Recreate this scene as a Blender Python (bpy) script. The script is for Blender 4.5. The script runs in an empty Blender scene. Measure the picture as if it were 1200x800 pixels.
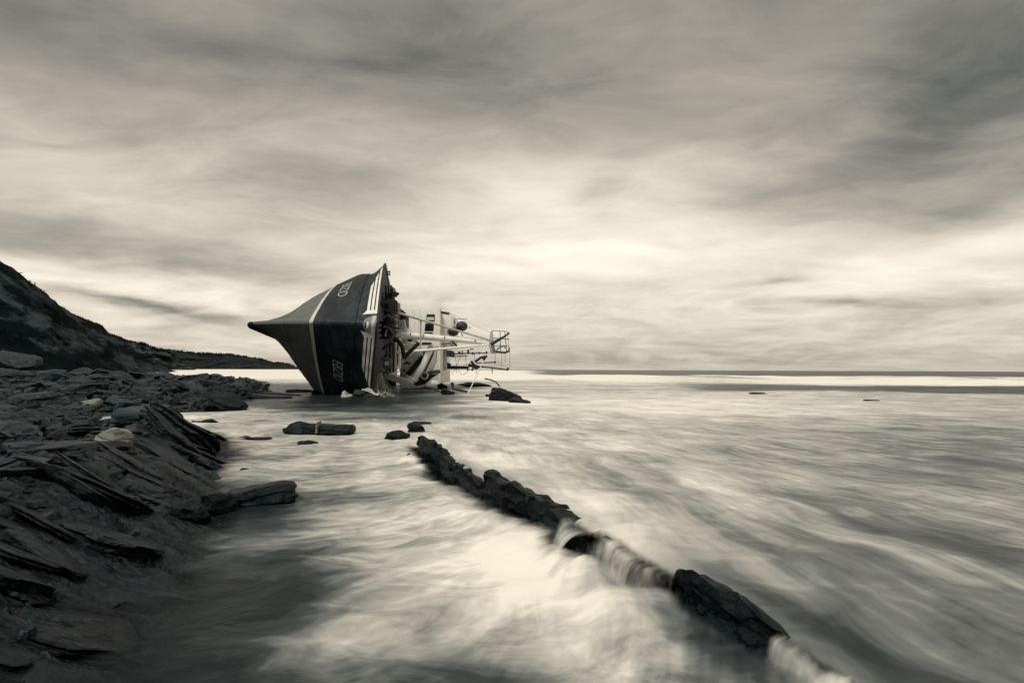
import bpy, bmesh, math, random
import numpy as np
from mathutils import Vector, Matrix, noise as mnoise

SC = bpy.context.scene
COL = SC.collection
random.seed(7)
RNG = np.random.default_rng(7)
rad = math.radians

# ------------------------------------------------------------------ camera
CAM_H = 1.5
PITCH = math.atan(33 / 600.0)
ROLL = rad(0.22)
cam_d = bpy.data.cameras.new('camera')
cam_d.sensor_width = 36
cam_d.lens = 18
cam_d.clip_start = 0.05
cam_d.clip_end = 60000
cam = bpy.data.objects.new('camera', cam_d)
COL.objects.link(cam)
SC.camera = cam
_F = np.array([0, math.cos(PITCH), math.sin(PITCH)])
_U0 = np.array([0, -math.sin(PITCH), math.cos(PITCH)])
_R0 = np.array([1.0, 0, 0])
_R = _R0 * math.cos(ROLL) + _U0 * math.sin(ROLL)
_U = _U0 * math.cos(ROLL) - _R0 * math.sin(ROLL)
cam.matrix_world = Matrix(((_R[0], _U[0], -_F[0], 0), (_R[1], _U[1], -_F[1], 0), (_R[2], _U[2], -_F[2], CAM_H), (0, 0, 0, 1)))


def at(u, v, Y):
    """point of the place at distance Y along the view, found from the sight line"""
    d = _F + (u - 600) / 600.0 * _R - (v - 400) / 600.0 * _U
    t = Y / d[1]
    return np.array([0, 0, CAM_H]) + d * t


def gnd(u, v, z=0.0):
    d = _F + (u - 600) / 600.0 * _R - (v - 400) / 600.0 * _U
    t = (z - CAM_H) / d[2]
    return np.array([0, 0, CAM_H]) + d * t


# ------------------------------------------------------------------ world, sun, exposure
SUN_EL, SUN_AZ = 56, 206          # degrees; the light comes from high up behind the camera
SC.view_settings.view_transform = 'Standard'
SC.view_settings.look = 'None'
SC.view_settings.gamma = 1
SC.view_settings.use_curve_mapping = False
SC.view_settings.exposure = 0.75
EXPO = 2 ** 0.75

world = bpy.data.worlds.new('World')
SC.world = world
world.use_nodes = True


class NT:
    """small helper to write node trees"""
    def __init__(s, tree):
        s.t = tree
        s.n = tree.nodes
        s.l = tree.links

    def new(s, kind, **kw):
        n = s.n.new(kind)
        for k, v in kw.items():
            setattr(n, k, v)
        return n

    def put(s, sock, val):
        if hasattr(val, 'is_output') or isinstance(val, bpy.types.NodeSocket):
            s.l.new(val, sock)
        else:
            sock.default_value = val

    def m(s, op, a, b=0.0, c=None, clamp=False):
        n = s.new('ShaderNodeMath', operation=op, use_clamp=clamp)
        s.put(n.inputs[0], a)
        s.put(n.inputs[1], b)
        if c is not None:
            s.put(n.inputs[2], c)
        return n.outputs[0]

    def vm(s, op, a, b=(0, 0, 0)):
        n = s.new('ShaderNodeVectorMath', operation=op)
        s.put(n.inputs[0], a)
        s.put(n.inputs[1], b)
        return n.outputs[0]

    def scale(s, a, f):
        n = s.new('ShaderNodeVectorMath', operation='SCALE')
        s.put(n.inputs[0], a)
        s.put(n.inputs['Scale'], f)
        return n.outputs[0]

    def comb(s, x, y, z):
        n = s.new('ShaderNodeCombineXYZ')
        for i, v in enumerate((x, y, z)):
            s.put(n.inputs[i], v)
        return n.outputs[0]

    def sep(s, v):
        n = s.new('ShaderNodeSeparateXYZ')
        s.put(n.inputs[0], v)
        return n.outputs

    def noise(s, vec, scale=1.0, detail=4.0, rough=0.55, dist=0.0, dims='3D'):
        n = s.new('ShaderNodeTexNoise', noise_dimensions=dims)
        s.put(n.inputs['Vector'], vec)
        n.inputs['Scale'].default_value = scale
        n.inputs['Detail'].default_value = detail
        n.inputs['Roughness'].default_value = rough
        n.inputs['Distortion'].default_value = dist
        return n.outputs['Fac']

    def mapping(s, vec, scale=(1, 1, 1), rot=(0, 0, 0), loc=(0, 0, 0)):
        n = s.new('ShaderNodeMapping')
        s.put(n.inputs['Vector'], vec)
        n.inputs['Scale'].default_value = scale
        n.inputs['Rotation'].default_value = rot
        n.inputs['Location'].default_value = loc
        return n.outputs[0]

    def ramp(s, fac, stops, interp='LINEAR'):
        n = s.new('ShaderNodeValToRGB')
        n.color_ramp.interpolation = interp
        el = n.color_ramp.elements
        while len(el) > 1:
            el.remove(el[-1])
        for i, (p, c) in enumerate(stops):
            e = el[0] if i == 0 else el.new(p)
            e.position = p
            if not hasattr(c, '__len__'):
                c = (c, c, c)
            e.color = (c[0], c[1], c[2], 1)
        s.put(n.inputs[0], fac)
        return n.outputs[0]

    def mixc(s, f, a, b):
        n = s.new('ShaderNodeMix', data_type='RGBA')
        s.put(n.inputs[0], f)
        for sock, v in ((n.inputs[6], a), (n.inputs[7], b)):
            if isinstance(v, tuple) and len(v) == 3:
                v = (*v, 1)
            s.put(sock, v)
        return n.outputs[2]

    def mixf(s, f, a, b):
        n = s.new('ShaderNodeMix', data_type='FLOAT')
        s.put(n.inputs[0], f)
        s.put(n.inputs[2], a)
        s.put(n.inputs[3], b)
        return n.outputs[0]

    def smooth(s, x, a, b):
        n = s.new('ShaderNodeMapRange', interpolation_type='SMOOTHSTEP')
        s.put(n.inputs[0], x)
        n.inputs[1].default_value = a
        n.inputs[2].default_value = b
        return n.outputs[0]

    def attr(s, name):
        n = s.new('ShaderNodeAttribute', attribute_name=name)
        return n


SC.cycles.max_bounces = 5
SC.cycles.diffuse_bounces = 3
SC.cycles.glossy_bounces = 3
SC.cycles.transparent_max_bounces = 12
world.cycles.sampling_method = 'MANUAL'
world.cycles.sample_map_resolution = 512


def build_world():
    w = NT(world.node_tree)
    w.n.clear()
    out = w.new('ShaderNodeOutputWorld')
    bg = w.new('ShaderNodeBackground')
    bg.inputs['Strength'].default_value = 0.1
    w.l.new(bg.outputs[0], out.inputs[0])
    sky = w.new('ShaderNodeTexSky', sky_type='NISHITA', sun_disc=False)
    sky.sun_elevation = rad(SUN_EL)
    sky.sun_rotation = rad(SUN_AZ)
    tc = w.new('ShaderNodeTexCoord')
    d = w.vm('NORMALIZE', tc.outputs['Generated'])
    x, y, z = w.sep(d)
    zc = w.m('MAXIMUM', z, 0.0)
    az = w.m('MULTIPLY', w.m('ARCTAN2', x, y), 57.29578)
    el = w.m('MULTIPLY', w.m('ARCSINE', w.m('MINIMUM', z, 1.0)), 57.29578)
    # cloud deck: a plane high above, seen in perspective
    q = w.m('DIVIDE', 1.0, w.m('ADD', zc, 0.10))
    P = w.comb(w.m('MULTIPLY', x, q), w.m('MULTIPLY', y, q), 0.0)
    warp = w.new('ShaderNodeTexNoise')
    w.put(warp.inputs['Vector'], P)
    warp.inputs['Scale'].default_value = 0.9
    warp.inputs['Detail'].default_value = 3
    wv = w.scale(w.vm('SUBTRACT', warp.outputs['Color'], (0.5, 0.5, 0.5)), 0.55)
    PW = w.vm('ADD', P, wv)
    # wind-drawn clouds: stretched along a slanting direction
    n1 = w.noise(w.mapping(PW, (0.70, 1.15, 1), (0, 0, rad(28))), 1.15, 5, 0.5)
    n2 = w.noise(w.mapping(PW, (0.85, 1.35, 1), (0, 0, rad(20)), (3.1, 7.7, 0)), 2.3, 7, 0.58, 0.35)
    n3 = w.noise(w.mapping(P, (0.34, 1.1, 1), (0, 0, rad(4)), (9.1, 1.7, 0)), 1.3, 5, 0.52, 0.5)
    # angle (degrees) version of the deck near the horizon
    A = w.comb(az, w.m('MULTIPLY', el, 3.4), 0.0)
    n4 = w.noise(A, 0.085, 7, 0.6, 1.1)
    # broad light and dark banks of cloud
    base = w.ramp(w.m('DIVIDE', el, 90.0), BASE)
    base = w.sep(base)[0]

    def blob(u, v, ru, rv, rot, amp, acc):
        dx, dy = (u - 600) / 600.0, (433 - v) / 600.0
        a0 = math.degrees(math.atan2(dx, 1))
        e0 = math.degrees(math.atan2(dy, math.hypot(dx, 1)))
        ka = math.degrees(1 / 600.0) * math.cos(rad(a0)) ** 2
        ke = math.degrees(1 / 600.0) * math.cos(rad(a0)) * math.cos(rad(e0)) ** 2
        sa, se = ru * ka, rv * ke
        r = rad(rot)
        da = w.m('SUBTRACT', az, a0)
        de = w.m('SUBTRACT', el, e0)
        p = w.m('ADD', w.m('MULTIPLY', da, math.cos(r)), w.m('MULTIPLY', de, math.sin(r)))
        t = w.m('SUBTRACT', w.m('MULTIPLY', de, math.cos(r)), w.m('MULTIPLY', da, math.sin(r)))
        p = w.m('DIVIDE', p, sa)
        t = w.m('DIVIDE', t, se)
        g = w.m('EXPONENT', w.m('MULTIPLY', w.m('ADD', w.m('MULTIPLY', p, p), w.m('MULTIPLY', t, t)), -1.0))
        return w.m('MULTIPLY_ADD', g, amp, acc)

    # ragged edges: shift the angles a little by noise
    jig = w.new('ShaderNodeTexNoise')
    w.put(jig.inputs['Vector'], A)
    jig.inputs['Scale'].default_value = 0.045
    jig.inputs['Detail'].default_value = 5
    jig.inputs['Roughness'].default_value = 0.6
    jx, jy, jz = w.sep(jig.outputs['Color'])
    az = w.m('ADD', az, w.m('MULTIPLY', w.m('SUBTRACT', jx, 0.5), 11.0))
    el = w.m('ADD', el, w.m('MULTIPLY', w.m('SUBTRACT', jy, 0.5), 5.0))
    acc = base
    for b in SKY_BLOBS:
        acc = blob(*b, acc)
    hi = w.smooth(zc, 0.03, 0.30)
    acc = w.m('ADD', acc, w.m('MULTIPLY', w.m('SUBTRACT', n1, 0.5), w.mixf(hi, 0.18, 0.50)))
    acc = w.m('ADD', acc, w.m('MULTIPLY', w.m('SUBTRACT', n2, 0.5), w.mixf(hi, 0.26, 0.46)))
    acc = w.m('ADD', acc, w.m('MULTIPLY', w.m('SUBTRACT', n3, 0.5), w.mixf(hi, 0.22, 0.16)))
    low = w.m('MULTIPLY', w.m('SUBTRACT', 1.0, w.smooth(zc, 0.10, 0.22)), w.smooth(zc, 0.0, 0.02))
    acc = w.m('ADD', acc, w.m('MULTIPLY', w.m('MULTIPLY', w.m('SUBTRACT', n4, 0.5), 0.75), low))
    # cloud tone: cool grey where thick, warm cream where thin
    # unseen sky behind the camera, dimmed to keep light off the hull's underside
    acc = w.m('MULTIPLY', acc, w.mixf(w.smooth(y, -0.9, -0.1), 0.55, 1.0))
    col = w.ramp(acc, [(0.0, (0.060, 0.070, 0.065)), (0.12, (0.095, 0.104, 0.094)), (0.25, (0.192, 0.188, 0.160)),
                       (0.5, (0.438, 0.402, 0.330)), (0.75, (0.74, 0.664, 0.545)), (1.0, (1.0, 0.905, 0.755))])
    over = w.m('MAXIMUM', w.m('SUBTRACT', acc, 1.0), 0.0)
    col = w.vm('ADD', col, w.comb(over, w.m('MULTIPLY', over, 0.94), w.m('MULTIPLY', over, 0.8)))
    clouds = w.scale(col, 10.0 / EXPO)
    mix = w.mixc(0.97, sky.outputs[0], clouds)
    w.l.new(mix, bg.inputs['Color'])


# luminance of the deck by elevation/90 (unseen overhead cloud brightened to light the foam, thick dark bank facing the camera)
BASE = [(0.0, 0.62), (0.025, 0.66), (0.06, 0.74), (0.12, 0.76), (0.19, 0.62), (0.26, 0.49), (0.33, 0.37), (0.45, 0.34), (0.6, 0.8), (1.0, 0.95)]
# banks of cloud: u, v, ru, rv, slant, amount
SKY_BLOBS = [
    (770, 250, 210, 65, 6, 0.24), (620, 220, 130, 45, 0, 0.18), (860, 330, 280, 50, 0, 0.14), (560, 300, 260, 50, 0, 0.08),
    (1130, 290, 220, 30, 8, 0.22), (1165, 110, 280, 140, 20, -0.28), (930, 205, 150, 34, 4, -0.15),
    (1190, 215, 120, 25, 10, -0.20), (40, 30, 260, 90, -8, -0.16), (1150, 30, 200, 60, 0, -0.06), (40, 170, 150, 55, 0, 0.08),
    (120, 290, 330, 34, -4, -0.30), (150, 338, 260, 16, -2, 0.28), (175, 357, 120, 7, -7, -0.50),
    (60, 385, 300, 20, 0, 0.10), (560, 300, 160, 30, 4, 0.06), (820, 60, 200, 60, -20, 0.10),
    (640, 40, 240, 70, 0, -0.05), (300, 150, 240, 60, 0, 0.03), (900, 333, 60, 5, -3, -0.26),
    (985, 356, 52, 5, -3, -0.30), (880, 362, 40, 6, 0, -0.16), (710, 215, 40, 22, 35, -0.14),
    (660, 270, 80, 14, 6, -0.10), (1130, 345, 120, 12, 4, -0.14), (850, 421, 560, 9, 0, -0.08), (740, 330, 150, 22, 3, -0.10),
    (330, 215, 200, 30, 6, -0.08), (480, 330, 120, 18, 0, 0.06),
]
build_world()

sun_d = bpy.data.lights.new('sun', 'SUN')
sun_d.energy = 1.5
sun_d.angle = rad(12)
sun_d.color = (1.0, 0.95, 0.85)
sun = bpy.data.objects.new('sun', sun_d)
COL.objects.link(sun)
_sd = Vector((math.sin(rad(SUN_AZ)) * math.cos(rad(SUN_EL)), math.cos(rad(SUN_AZ)) * math.cos(rad(SUN_EL)), math.sin(rad(SUN_EL))))
sun.rotation_euler = _sd.to_track_quat('Z', 'Y').to_euler()
sun.location = (0, -20, 60)


# ------------------------------------------------------------------ numpy noise
def _hash(i, j, k, seed):
    h = (i * 374761393 + j * 668265263 + k * 2147483647 + seed * 1274126177) & 0xFFFFFFFF
    h = ((h ^ (h >> 13)) * 1274126177) & 0xFFFFFFFF
    h = (h ^ (h >> 16)) & 0xFFFFFFFF
    return h / 2147483648.0 - 1.0


def vn(x, y, z=None, seed=0):
    x = np.asarray(x, float)
    y = np.asarray(y, float)
    z = np.zeros_like(x) if z is None else np.asarray(z, float)
    xi, yi, zi = np.floor(x), np.floor(y), np.floor(z)
    xf, yf, zf = x - xi, y - yi, z - zi
    xi, yi, zi = xi.astype(np.int64), yi.astype(np.int64), zi.astype(np.int64)
    s = lambda t: t * t * t * (t * (t * 6 - 15) + 10)
    a, b, c = s(xf), s(yf), s(zf)
    r = 0
    for i in (0, 1):
        for j in (0, 1):
            for k in (0, 1):
                wgt = (a if i else 1 - a) * (b if j else 1 - b) * (c if k else 1 - c)
                r = r + wgt * _hash(xi + i, yi + j, zi + k, seed)
    return r


def fbm(x, y, z=None, oct=4, seed=0, gain=0.5, ridge=False):
    r, a, f = 0, 1.0, 1.0
    for o in range(oct):
        n = vn(np.asarray(x) * f, np.asarray(y) * f, None if z is None else np.asarray(z) * f, seed + o * 17)
        if ridge:
            n = 1 - 2 * np.abs(n)
        r = r + a * n
        a *= gain
        f *= 2.03
    return r


def sstep(x, a, b):
    t = np.clip((x - a) / (b - a), 0, 1)
    return t * t * (3 - 2 * t)


# ------------------------------------------------------------------ object helpers
def tag(o, label=None, cat=None, group=None, kind=None):
    if label:
        o['label'] = label
    if cat:
        o['category'] = cat
    if group:
        o['group'] = group
    if kind:
        o['kind'] = kind
    return o


def empty(name, loc):
    o = bpy.data.objects.new(name, None)
    COL.objects.link(o)
    o.location = Vector(loc)
    o.empty_display_size = 0.3
    return o


def mesh_np(name, verts, faces, smooth=True):
    """mesh from an (n,3) array and an (m,4) quad array"""
    me = bpy.data.meshes.new(name)
    verts = np.asarray(verts, np.float32)
    faces = np.asarray(faces, np.int32)
    me.vertices.add(len(verts))
    me.vertices.foreach_set('co', verts.ravel())
    me.loops.add(faces.size)
    me.loops.foreach_set('vertex_index', faces.ravel())
    me.polygons.add(len(faces))
    k = faces.shape[1]
    me.polygons.foreach_set('loop_start', np.arange(0, faces.size, k, dtype=np.int32))
    me.polygons.foreach_set('loop_total', np.full(len(faces), k, np.int32))
    me.polygons.foreach_set('use_smooth', np.full(len(faces), smooth, bool))
    me.update(calc_edges=True)
    me.validate()
    return me


def grid_faces(nr, nc, wrap=False):
    i = np.arange(nr - 1)[:, None]
    j = np.arange(nc if wrap else nc - 1)[None, :]
    a = i * nc + j
    b = i * nc + (j + 1) % nc
    return np.stack([a, b, b + nc, a + nc], -1).reshape(-1, 4)


class MB:
    """collects verts and faces in world space; build() links ONE mesh object"""
    def __init__(s):
        s.v = []
        s.f = []

    def add(s, vs, fs):
        o = len(s.v)
        s.v += [tuple(map(float, p)) for p in vs]
        s.f += [tuple(i + o for i in f) for f in fs]
        return s

    def box(s, lo, hi):
        x0, y0, z0 = lo
        x1, y1, z1 = hi
        vs = [(x0, y0, z0), (x1, y0, z0), (x1, y1, z0), (x0, y1, z0), (x0, y0, z1), (x1, y0, z1), (x1, y1, z1), (x0, y1, z1)]
        return s.add(vs, [(0, 3, 2, 1), (4, 5, 6, 7), (0, 1, 5, 4), (1, 2, 6, 5), (2, 3, 7, 6), (3, 0, 4, 7)])

    def boxpx(s, u0, u1, v0, v1, Y, depth):
        """box whose front face stands at distance Y"""
        a = at(u0, v1, Y)
        b = at(u1, v0, Y)
        return s.box((a[0], Y, a[2]), (b[0], Y + depth, b[2]))

    def prism(s, pts, Y, depth):
        """outline at distance Y carried back by depth"""
        p = [at(u, v, Y) for u, v in pts]
        n = len(p)
        vs = p + [q + np.array([0, depth, 0]) for q in p]
        return s.add(vs, [tuple(range(n))[::-1], tuple(range(n, 2 * n))] + [(i, (i + 1) % n, n + (i + 1) % n, n + i) for i in range(n)])

    def tube(s, pts, r, n=10, r1=None, cap=True):
        pts = [np.array(p, float) for p in pts]
        m = len(pts)
        rings = []
        ref = np.array([0.3, 0.2, 1.0])
        for i, p in enumerate(pts):
            t = pts[min(i + 1, m - 1)] - pts[max(i - 1, 0)]
            t = t / (np.linalg.norm(t) + 1e-9)
            a = np.cross(t, ref)
            if np.linalg.norm(a) < 1e-3:
                a = np.cross(t, np.array([1.0, 0, 0]))
            a /= np.linalg.norm(a)
            b = np.cross(t, a)
            rr = r if r1 is None else r + (r1 - r) * i / max(m - 1, 1)
            rings.append([p + rr * (math.cos(2 * math.pi * k / n) * a + math.sin(2 * math.pi * k / n) * b) for k in range(n)])
        vs = [q for R in rings for q in R]
        fs = [(i * n + k, i * n + (k + 1) % n, (i + 1) * n + (k + 1) % n, (i + 1) * n + k) for i in range(m - 1) for k in range(n)]
        if cap:
            fs += [tuple(range(n))[::-1], tuple((m - 1) * n + k for k in range(n))]
        return s.add(vs, fs)

    def ring(s, c, R, r, ax='y', n=24, k=8, sx=1.0):
        c = np.array(c, float)
        pts = []
        for i in range(n + 1):
            a = 2 * math.pi * i / n
            if ax == 'y':
                d = (R * sx * math.cos(a), 0, R * math.sin(a))
            elif ax == 'x':
                d = (0, R * math.cos(a), R * math.sin(a))
            else:
                d = (R * math.cos(a), R * math.sin(a), 0)
            pts.append(c + np.array(d))
        return s.tube(pts, r, k, cap=False)

    def ball(s, c, rx, ry, rz, nu=18, nv=10):
        c = np.array(c, float)
        vs = [c + np.array((0, 0, rz))]
        for i in range(1, nv):
            t = math.pi * i / nv
            for k in range(nu):
                a = 2 * math.pi * k / nu
                vs.append(c + np.array((rx * math.sin(t) * math.cos(a), ry * math.sin(t) * math.sin(a), rz * math.cos(t))))
        vs.append(c - np.array((0, 0, rz)))
        fs = [(0, 1 + k, 1 + (k + 1) % nu) for k in range(nu)]
        for i in range(nv - 2):
            o = 1 + i * nu
            fs += [(o + k, o + nu + k, o + nu + (k + 1) % nu, o + (k + 1) % nu) for k in range(nu)]
        o = 1 + (nv - 2) * nu
        fs += [(o + k, len(vs) - 1, o + (k + 1) % nu) for k in range(nu)]
        return s.add(vs, fs)

    def build(s, name, mat, parent=None, bevel=0.0, smooth=True, origin=None):
        me = bpy.data.meshes.new(name)
        # world offset of the chain of parents (none of them is rotated)
        off = Vector((0, 0, 0))
        p = parent
        while p is not None:
            off += p.location
            p = p.parent
        vs = np.array(s.v, float)
        if origin is None and parent is None:
            origin = np.array([(vs[:, 0].min() + vs[:, 0].max()) / 2, (vs[:, 1].min() + vs[:, 1].max()) / 2, vs[:, 2].min()])
        loc = Vector((0, 0, 0)) if parent is not None else Vector(origin)
        me.from_pydata([tuple(p) for p in vs - np.array(off) - np.array(loc)], [], s.f)
        bm = bmesh.new()
        bm.from_mesh(me)
        bmesh.ops.recalc_face_normals(bm, faces=bm.faces)
        if bevel:
            bmesh.ops.bevel(bm, geom=[e for e in bm.edges if len(e.link_faces) == 2 and e.calc_face_angle(0) > 0.6], offset=bevel, segments=2, affect='EDGES', profile=0.6, clamp_overlap=True)
        bm.to_mesh(me)
        bm.free()
        if smooth:
            for pl in me.polygons:
                pl.use_smooth = True
            me.set_sharp_from_angle(angle=rad(35))
        me.materials.append(mat)
        o = bpy.data.objects.new(name, me)
        COL.objects.link(o)
        if parent is not None:
            o.parent = parent
        else:
            o.location = loc
        return o


# ------------------------------------------------------------------ materials
def mat_new(name):
    m = bpy.data.materials.new(name)
    m.use_nodes = True
    t = NT(m.node_tree)
    t.n.clear()
    out = t.new('ShaderNodeOutputMaterial')
    b = t.new('ShaderNodeBsdfPrincipled')
    t.l.new(b.outputs[0], out.inputs[0])
    return m, t, b, out


def bump(t, b, h, strength=0.4, dist=0.02):
    n = t.new('ShaderNodeBump')
    n.inputs['Strength'].default_value = strength
    n.inputs['Distance'].default_value = dist
    t.put(n.inputs['Height'], h)
    t.l.new(n.outputs[0], b.inputs['Normal'])


def geo_pos(t):
    return t.new('ShaderNodeNewGeometry').outputs['Position']


def mat_paint(name, col, dirt=(0.03, 0.03, 0.028), amount=0.35, rough=0.5, scale=2.0, spec=0.4, streak=None, metal=0.0, bumps=0.15):
    m, t, b, _ = mat_new(name)
    p = geo_pos(t)
    if streak:
        p2 = t.mapping(p, streak)
    else:
        p2 = p
    n = t.noise(p2, scale, 6, 0.62, 0.3)
    n2 = t.noise(p, scale * 6, 4, 0.6)
    f = t.m('MULTIPLY', t.smooth(t.m('ADD', t.m('MULTIPLY', n, 0.75), t.m('MULTIPLY', n2, 0.25)), 0.46, 0.68), amount)
    c = t.mixc(f, col, dirt)
    c = t.mixc(t.m('MULTIPLY', t.smooth(n2, 0.3, 0.7), 0.15), c, tuple(x * 0.8 for x in col))
    t.l.new(c, b.inputs['Base Color'])
    b.inputs['Roughness'].default_value = rough
    b.inputs['Specular IOR Level'].default_value = spec
    b.inputs['Metallic'].default_value = metal
    bump(t, b, t.m('ADD', n, t.m('MULTIPLY', n2, 0.3)), bumps, 0.02)
    return m


def mat_rock(name, dark, light, bed=(0.6, 0.6, 5.0), rot=(0, 0, 0), scale=3.0, rough=0.6, strength=1.0, dist=0.05, spec=0.14, vein=0.0, trace=0.0):
    m, t, b, _ = mat_new(name)
    p = geo_pos(t)
    pb = t.mapping(p, bed, rot)
    n1 = t.noise(pb, scale, 8, 0.65, 0.4)
    n2 = t.noise(p, scale * 0.35, 4, 0.6)
    n3 = t.noise(p, scale * 7, 6, 0.7)
    f = t.m('ADD', t.m('MULTIPLY', n1, 0.45), t.m('ADD', t.m('MULTIPLY', n2, 0.25), t.m('MULTIPLY', n3, 0.35)))
    c = t.mixc(t.m('POWER', t.smooth(f, 0.38, 0.70), 1.5), dark, light)
    v = t.new('ShaderNodeTexVoronoi', feature='DISTANCE_TO_EDGE')
    t.put(v.inputs['Vector'], t.mapping(t.vm('ADD', p, t.scale(t.comb(n2, n1, n2), 0.6)), (1, 1, 1.5), (0.4, 0.2, 0.5)))
    v.inputs['Scale'].default_value = scale * 0.45
    crack = t.m('SUBTRACT', 1.0, t.smooth(v.outputs[0], 0.0, 0.03))
    crack = t.m('MULTIPLY', crack, t.smooth(n2, 0.40, 0.5))
    h = t.m('SUBTRACT', t.m('ADD', t.m('MULTIPLY', n1, 0.8), t.m('MULTIPLY', n3, 0.45)), t.m('MULTIPLY', crack, 0.5))
    c = t.mixc(t.m('MULTIPLY', crack, 0.6), c, tuple(x * 0.4 for x in dark))
    if trace:
        # edges of the beds: broken terraces running along the strike
        fld = t.noise(t.mapping(p, (0.42, 2.3, 1.6), rot), trace, 5, 0.5, 0.6)
        k = t.m('MULTIPLY', fld, 15.0)
        saw = t.m('FRACT', k)
        on = t.smooth(t.noise(t.mapping(p, (0.8, 1.4, 1)), 2.2, 3, 0.6), 0.42, 0.58)
        h = t.m('ADD', h, t.m('MULTIPLY', t.m('MULTIPLY', saw, on), 0.85))
        edge = t.m('MULTIPLY', t.smooth(saw, 0.74, 0.97), on)
        c = t.mixc(t.m('MULTIPLY', edge, 0.92), c, tuple(x * 0.25 for x in dark))  # shade along each bed edge painted into the colour
        lit_lip = t.m('MULTIPLY', t.m('SUBTRACT', 1.0, t.smooth(saw, 0.0, 0.22)), on)
        c = t.mixc(t.m('MULTIPLY', lit_lip, 0.45), c, tuple(min(1, x * 2.0) for x in light))  # light catching each bed edge painted in as a paler tone
    if vein:
        vw = t.noise(t.mapping(p, (1, 0.25, 3), (0.2, 0.3, 0.9)), scale * 1.2, 3, 0.5, 0.8)
        vv = t.m('SUBTRACT', 1.0, t.smooth(t.m('ABSOLUTE', t.m('SUBTRACT', vw, 0.5)), 0.0, 0.012))
        c = t.mixc(t.m('MULTIPLY', vv, vein), c, (0.35, 0.34, 0.30))
    t.l.new(c, b.inputs['Base Color'])
    t.put(b.inputs['Roughness'], t.mixf(n3, rough - 0.18, rough + 0.15))
    b.inputs['Specular IOR Level'].default_value = spec
    bump(t, b, h, strength, dist)
    return m


M = {}
M['rock'] = mat_rock('wet_dark_rock', (0.0016, 0.0036, 0.0052), (0.019, 0.035, 0.046), bed=(0.6, 3.0, 3.0), rot=(rad(8), rad(-10), rad(6)), scale=2.6, spec=0.22, trace=1.1, rough=0.44)
M['rock_far'] = mat_rock('dark_shelf_rock', (0.0020, 0.0044, 0.0060), (0.040, 0.062, 0.076), bed=(0.6, 2.4, 4.0), scale=2.4, rot=(rad(8), rad(-8), rad(8)), spec=0.22, trace=0.8, rough=0.48)
M['rock_ledge'] = mat_rock('ledge_rock', (0.0013, 0.0030, 0.0042), (0.014, 0.024, 0.031), bed=(0.7, 0.7, 3.0), scale=5.0, dist=0.03, rough=0.45, spec=0.14)
M['rock_pale'] = mat_rock('pale_rock', (0.13, 0.13, 0.115), (0.29, 0.285, 0.25), scale=2.5, strength=0.4, rough=0.75)
M['rock_grey'] = mat_rock('grey_rock', (0.013, 0.021, 0.026), (0.060, 0.084, 0.096), scale=3.0, strength=0.7, rough=0.65)


def mat_slope(name, dark, light, ks, kq, bare):
    """scrub-dark slope with bare strips of earth running down the fall line"""
    m, t, b, _ = mat_new(name)
    v = t.attr('slope').outputs['Vector']
    p = geo_pos(t)
    wob = t.noise(v, 2.0, 3, 0.6)
    v2 = t.vm('ADD', v, t.scale(t.comb(wob, wob, 0.0), 0.5))
    n1 = t.noise(t.mapping(v2, (ks, kq, 1)), 1.0, 5, 0.6, 0.3)
    n2 = t.noise(t.mapping(v2, (ks * 4, kq * 2.2, 1), (0, 0, 0), (3, 1, 0)), 1.0, 5, 0.65, 0.2)
    n3 = t.noise(p, 0.35, 6, 0.7)
    f = t.m('ADD', t.m('MULTIPLY', n1, 0.66), t.m('MULTIPLY', n2, 0.34))
    f = t.m('MULTIPLY', t.smooth(f, bare, bare + 0.12), t.smooth(n3, 0.25, 0.6))
    c = t.mixc(f, t.mixc(t.smooth(n3, 0.35, 0.65), tuple(x * 0.55 for x in dark), dark), light)
    t.l.new(c, b.inputs['Base Color'])
    b.inputs['Roughness'].default_value = 0.95
    b.inputs['Specular IOR Level'].default_value = 0.02
    bump(t, b, n3, 0.6, 2.0)
    return m


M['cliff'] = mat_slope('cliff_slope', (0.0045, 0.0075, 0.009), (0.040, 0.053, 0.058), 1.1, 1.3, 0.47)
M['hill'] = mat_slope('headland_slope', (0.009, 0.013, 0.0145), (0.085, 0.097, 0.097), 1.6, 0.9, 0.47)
M['far_hill'] = mat_slope('far_headland_slope', (0.026, 0.033, 0.035), (0.055, 0.063, 0.063), 1.4, 1.2, 0.52)  # distance haze put into a paler base colour
M['scrub'] = mat_paint('scrub_leaves', (0.014, 0.019, 0.018), (0.03, 0.036, 0.03), 0.6, 0.9, 0.4, 0.05)
M['white'] = mat_paint('white_paint', (0.88, 0.86, 0.80), (0.22, 0.21, 0.19), 0.26, 0.5, 1.6, 0.35, streak=(3.0, 1, 0.6))
M['white_clean'] = mat_paint('white_lettering_paint', (0.78, 0.76, 0.70), (0.30, 0.29, 0.26), 0.30, 0.55, 3.0, 0.3)
M['letter'] = mat_paint('grey_lettering_paint', (0.40, 0.41, 0.39), (0.08, 0.08, 0.075), 0.35, 0.6, 3.0, 0.3)
M['stripe'] = mat_paint('boot_stripe_paint', (0.52, 0.51, 0.46), (0.12, 0.12, 0.11), 0.35, 0.55, 1.5, 0.3)
M['hull'] = mat_paint('dark_hull_paint', (0.0105, 0.0175, 0.0215), (0.046, 0.058, 0.063), 0.8, 0.5, 1.1, 0.16, streak=(1.4, 0.35, 0.8))
M['bottom'] = mat_paint('bottom_paint', (0.130, 0.141, 0.136), (0.055, 0.063, 0.065), 0.7, 0.65, 0.9, 0.10, streak=(0.5, 1.2, 0.6))
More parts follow.
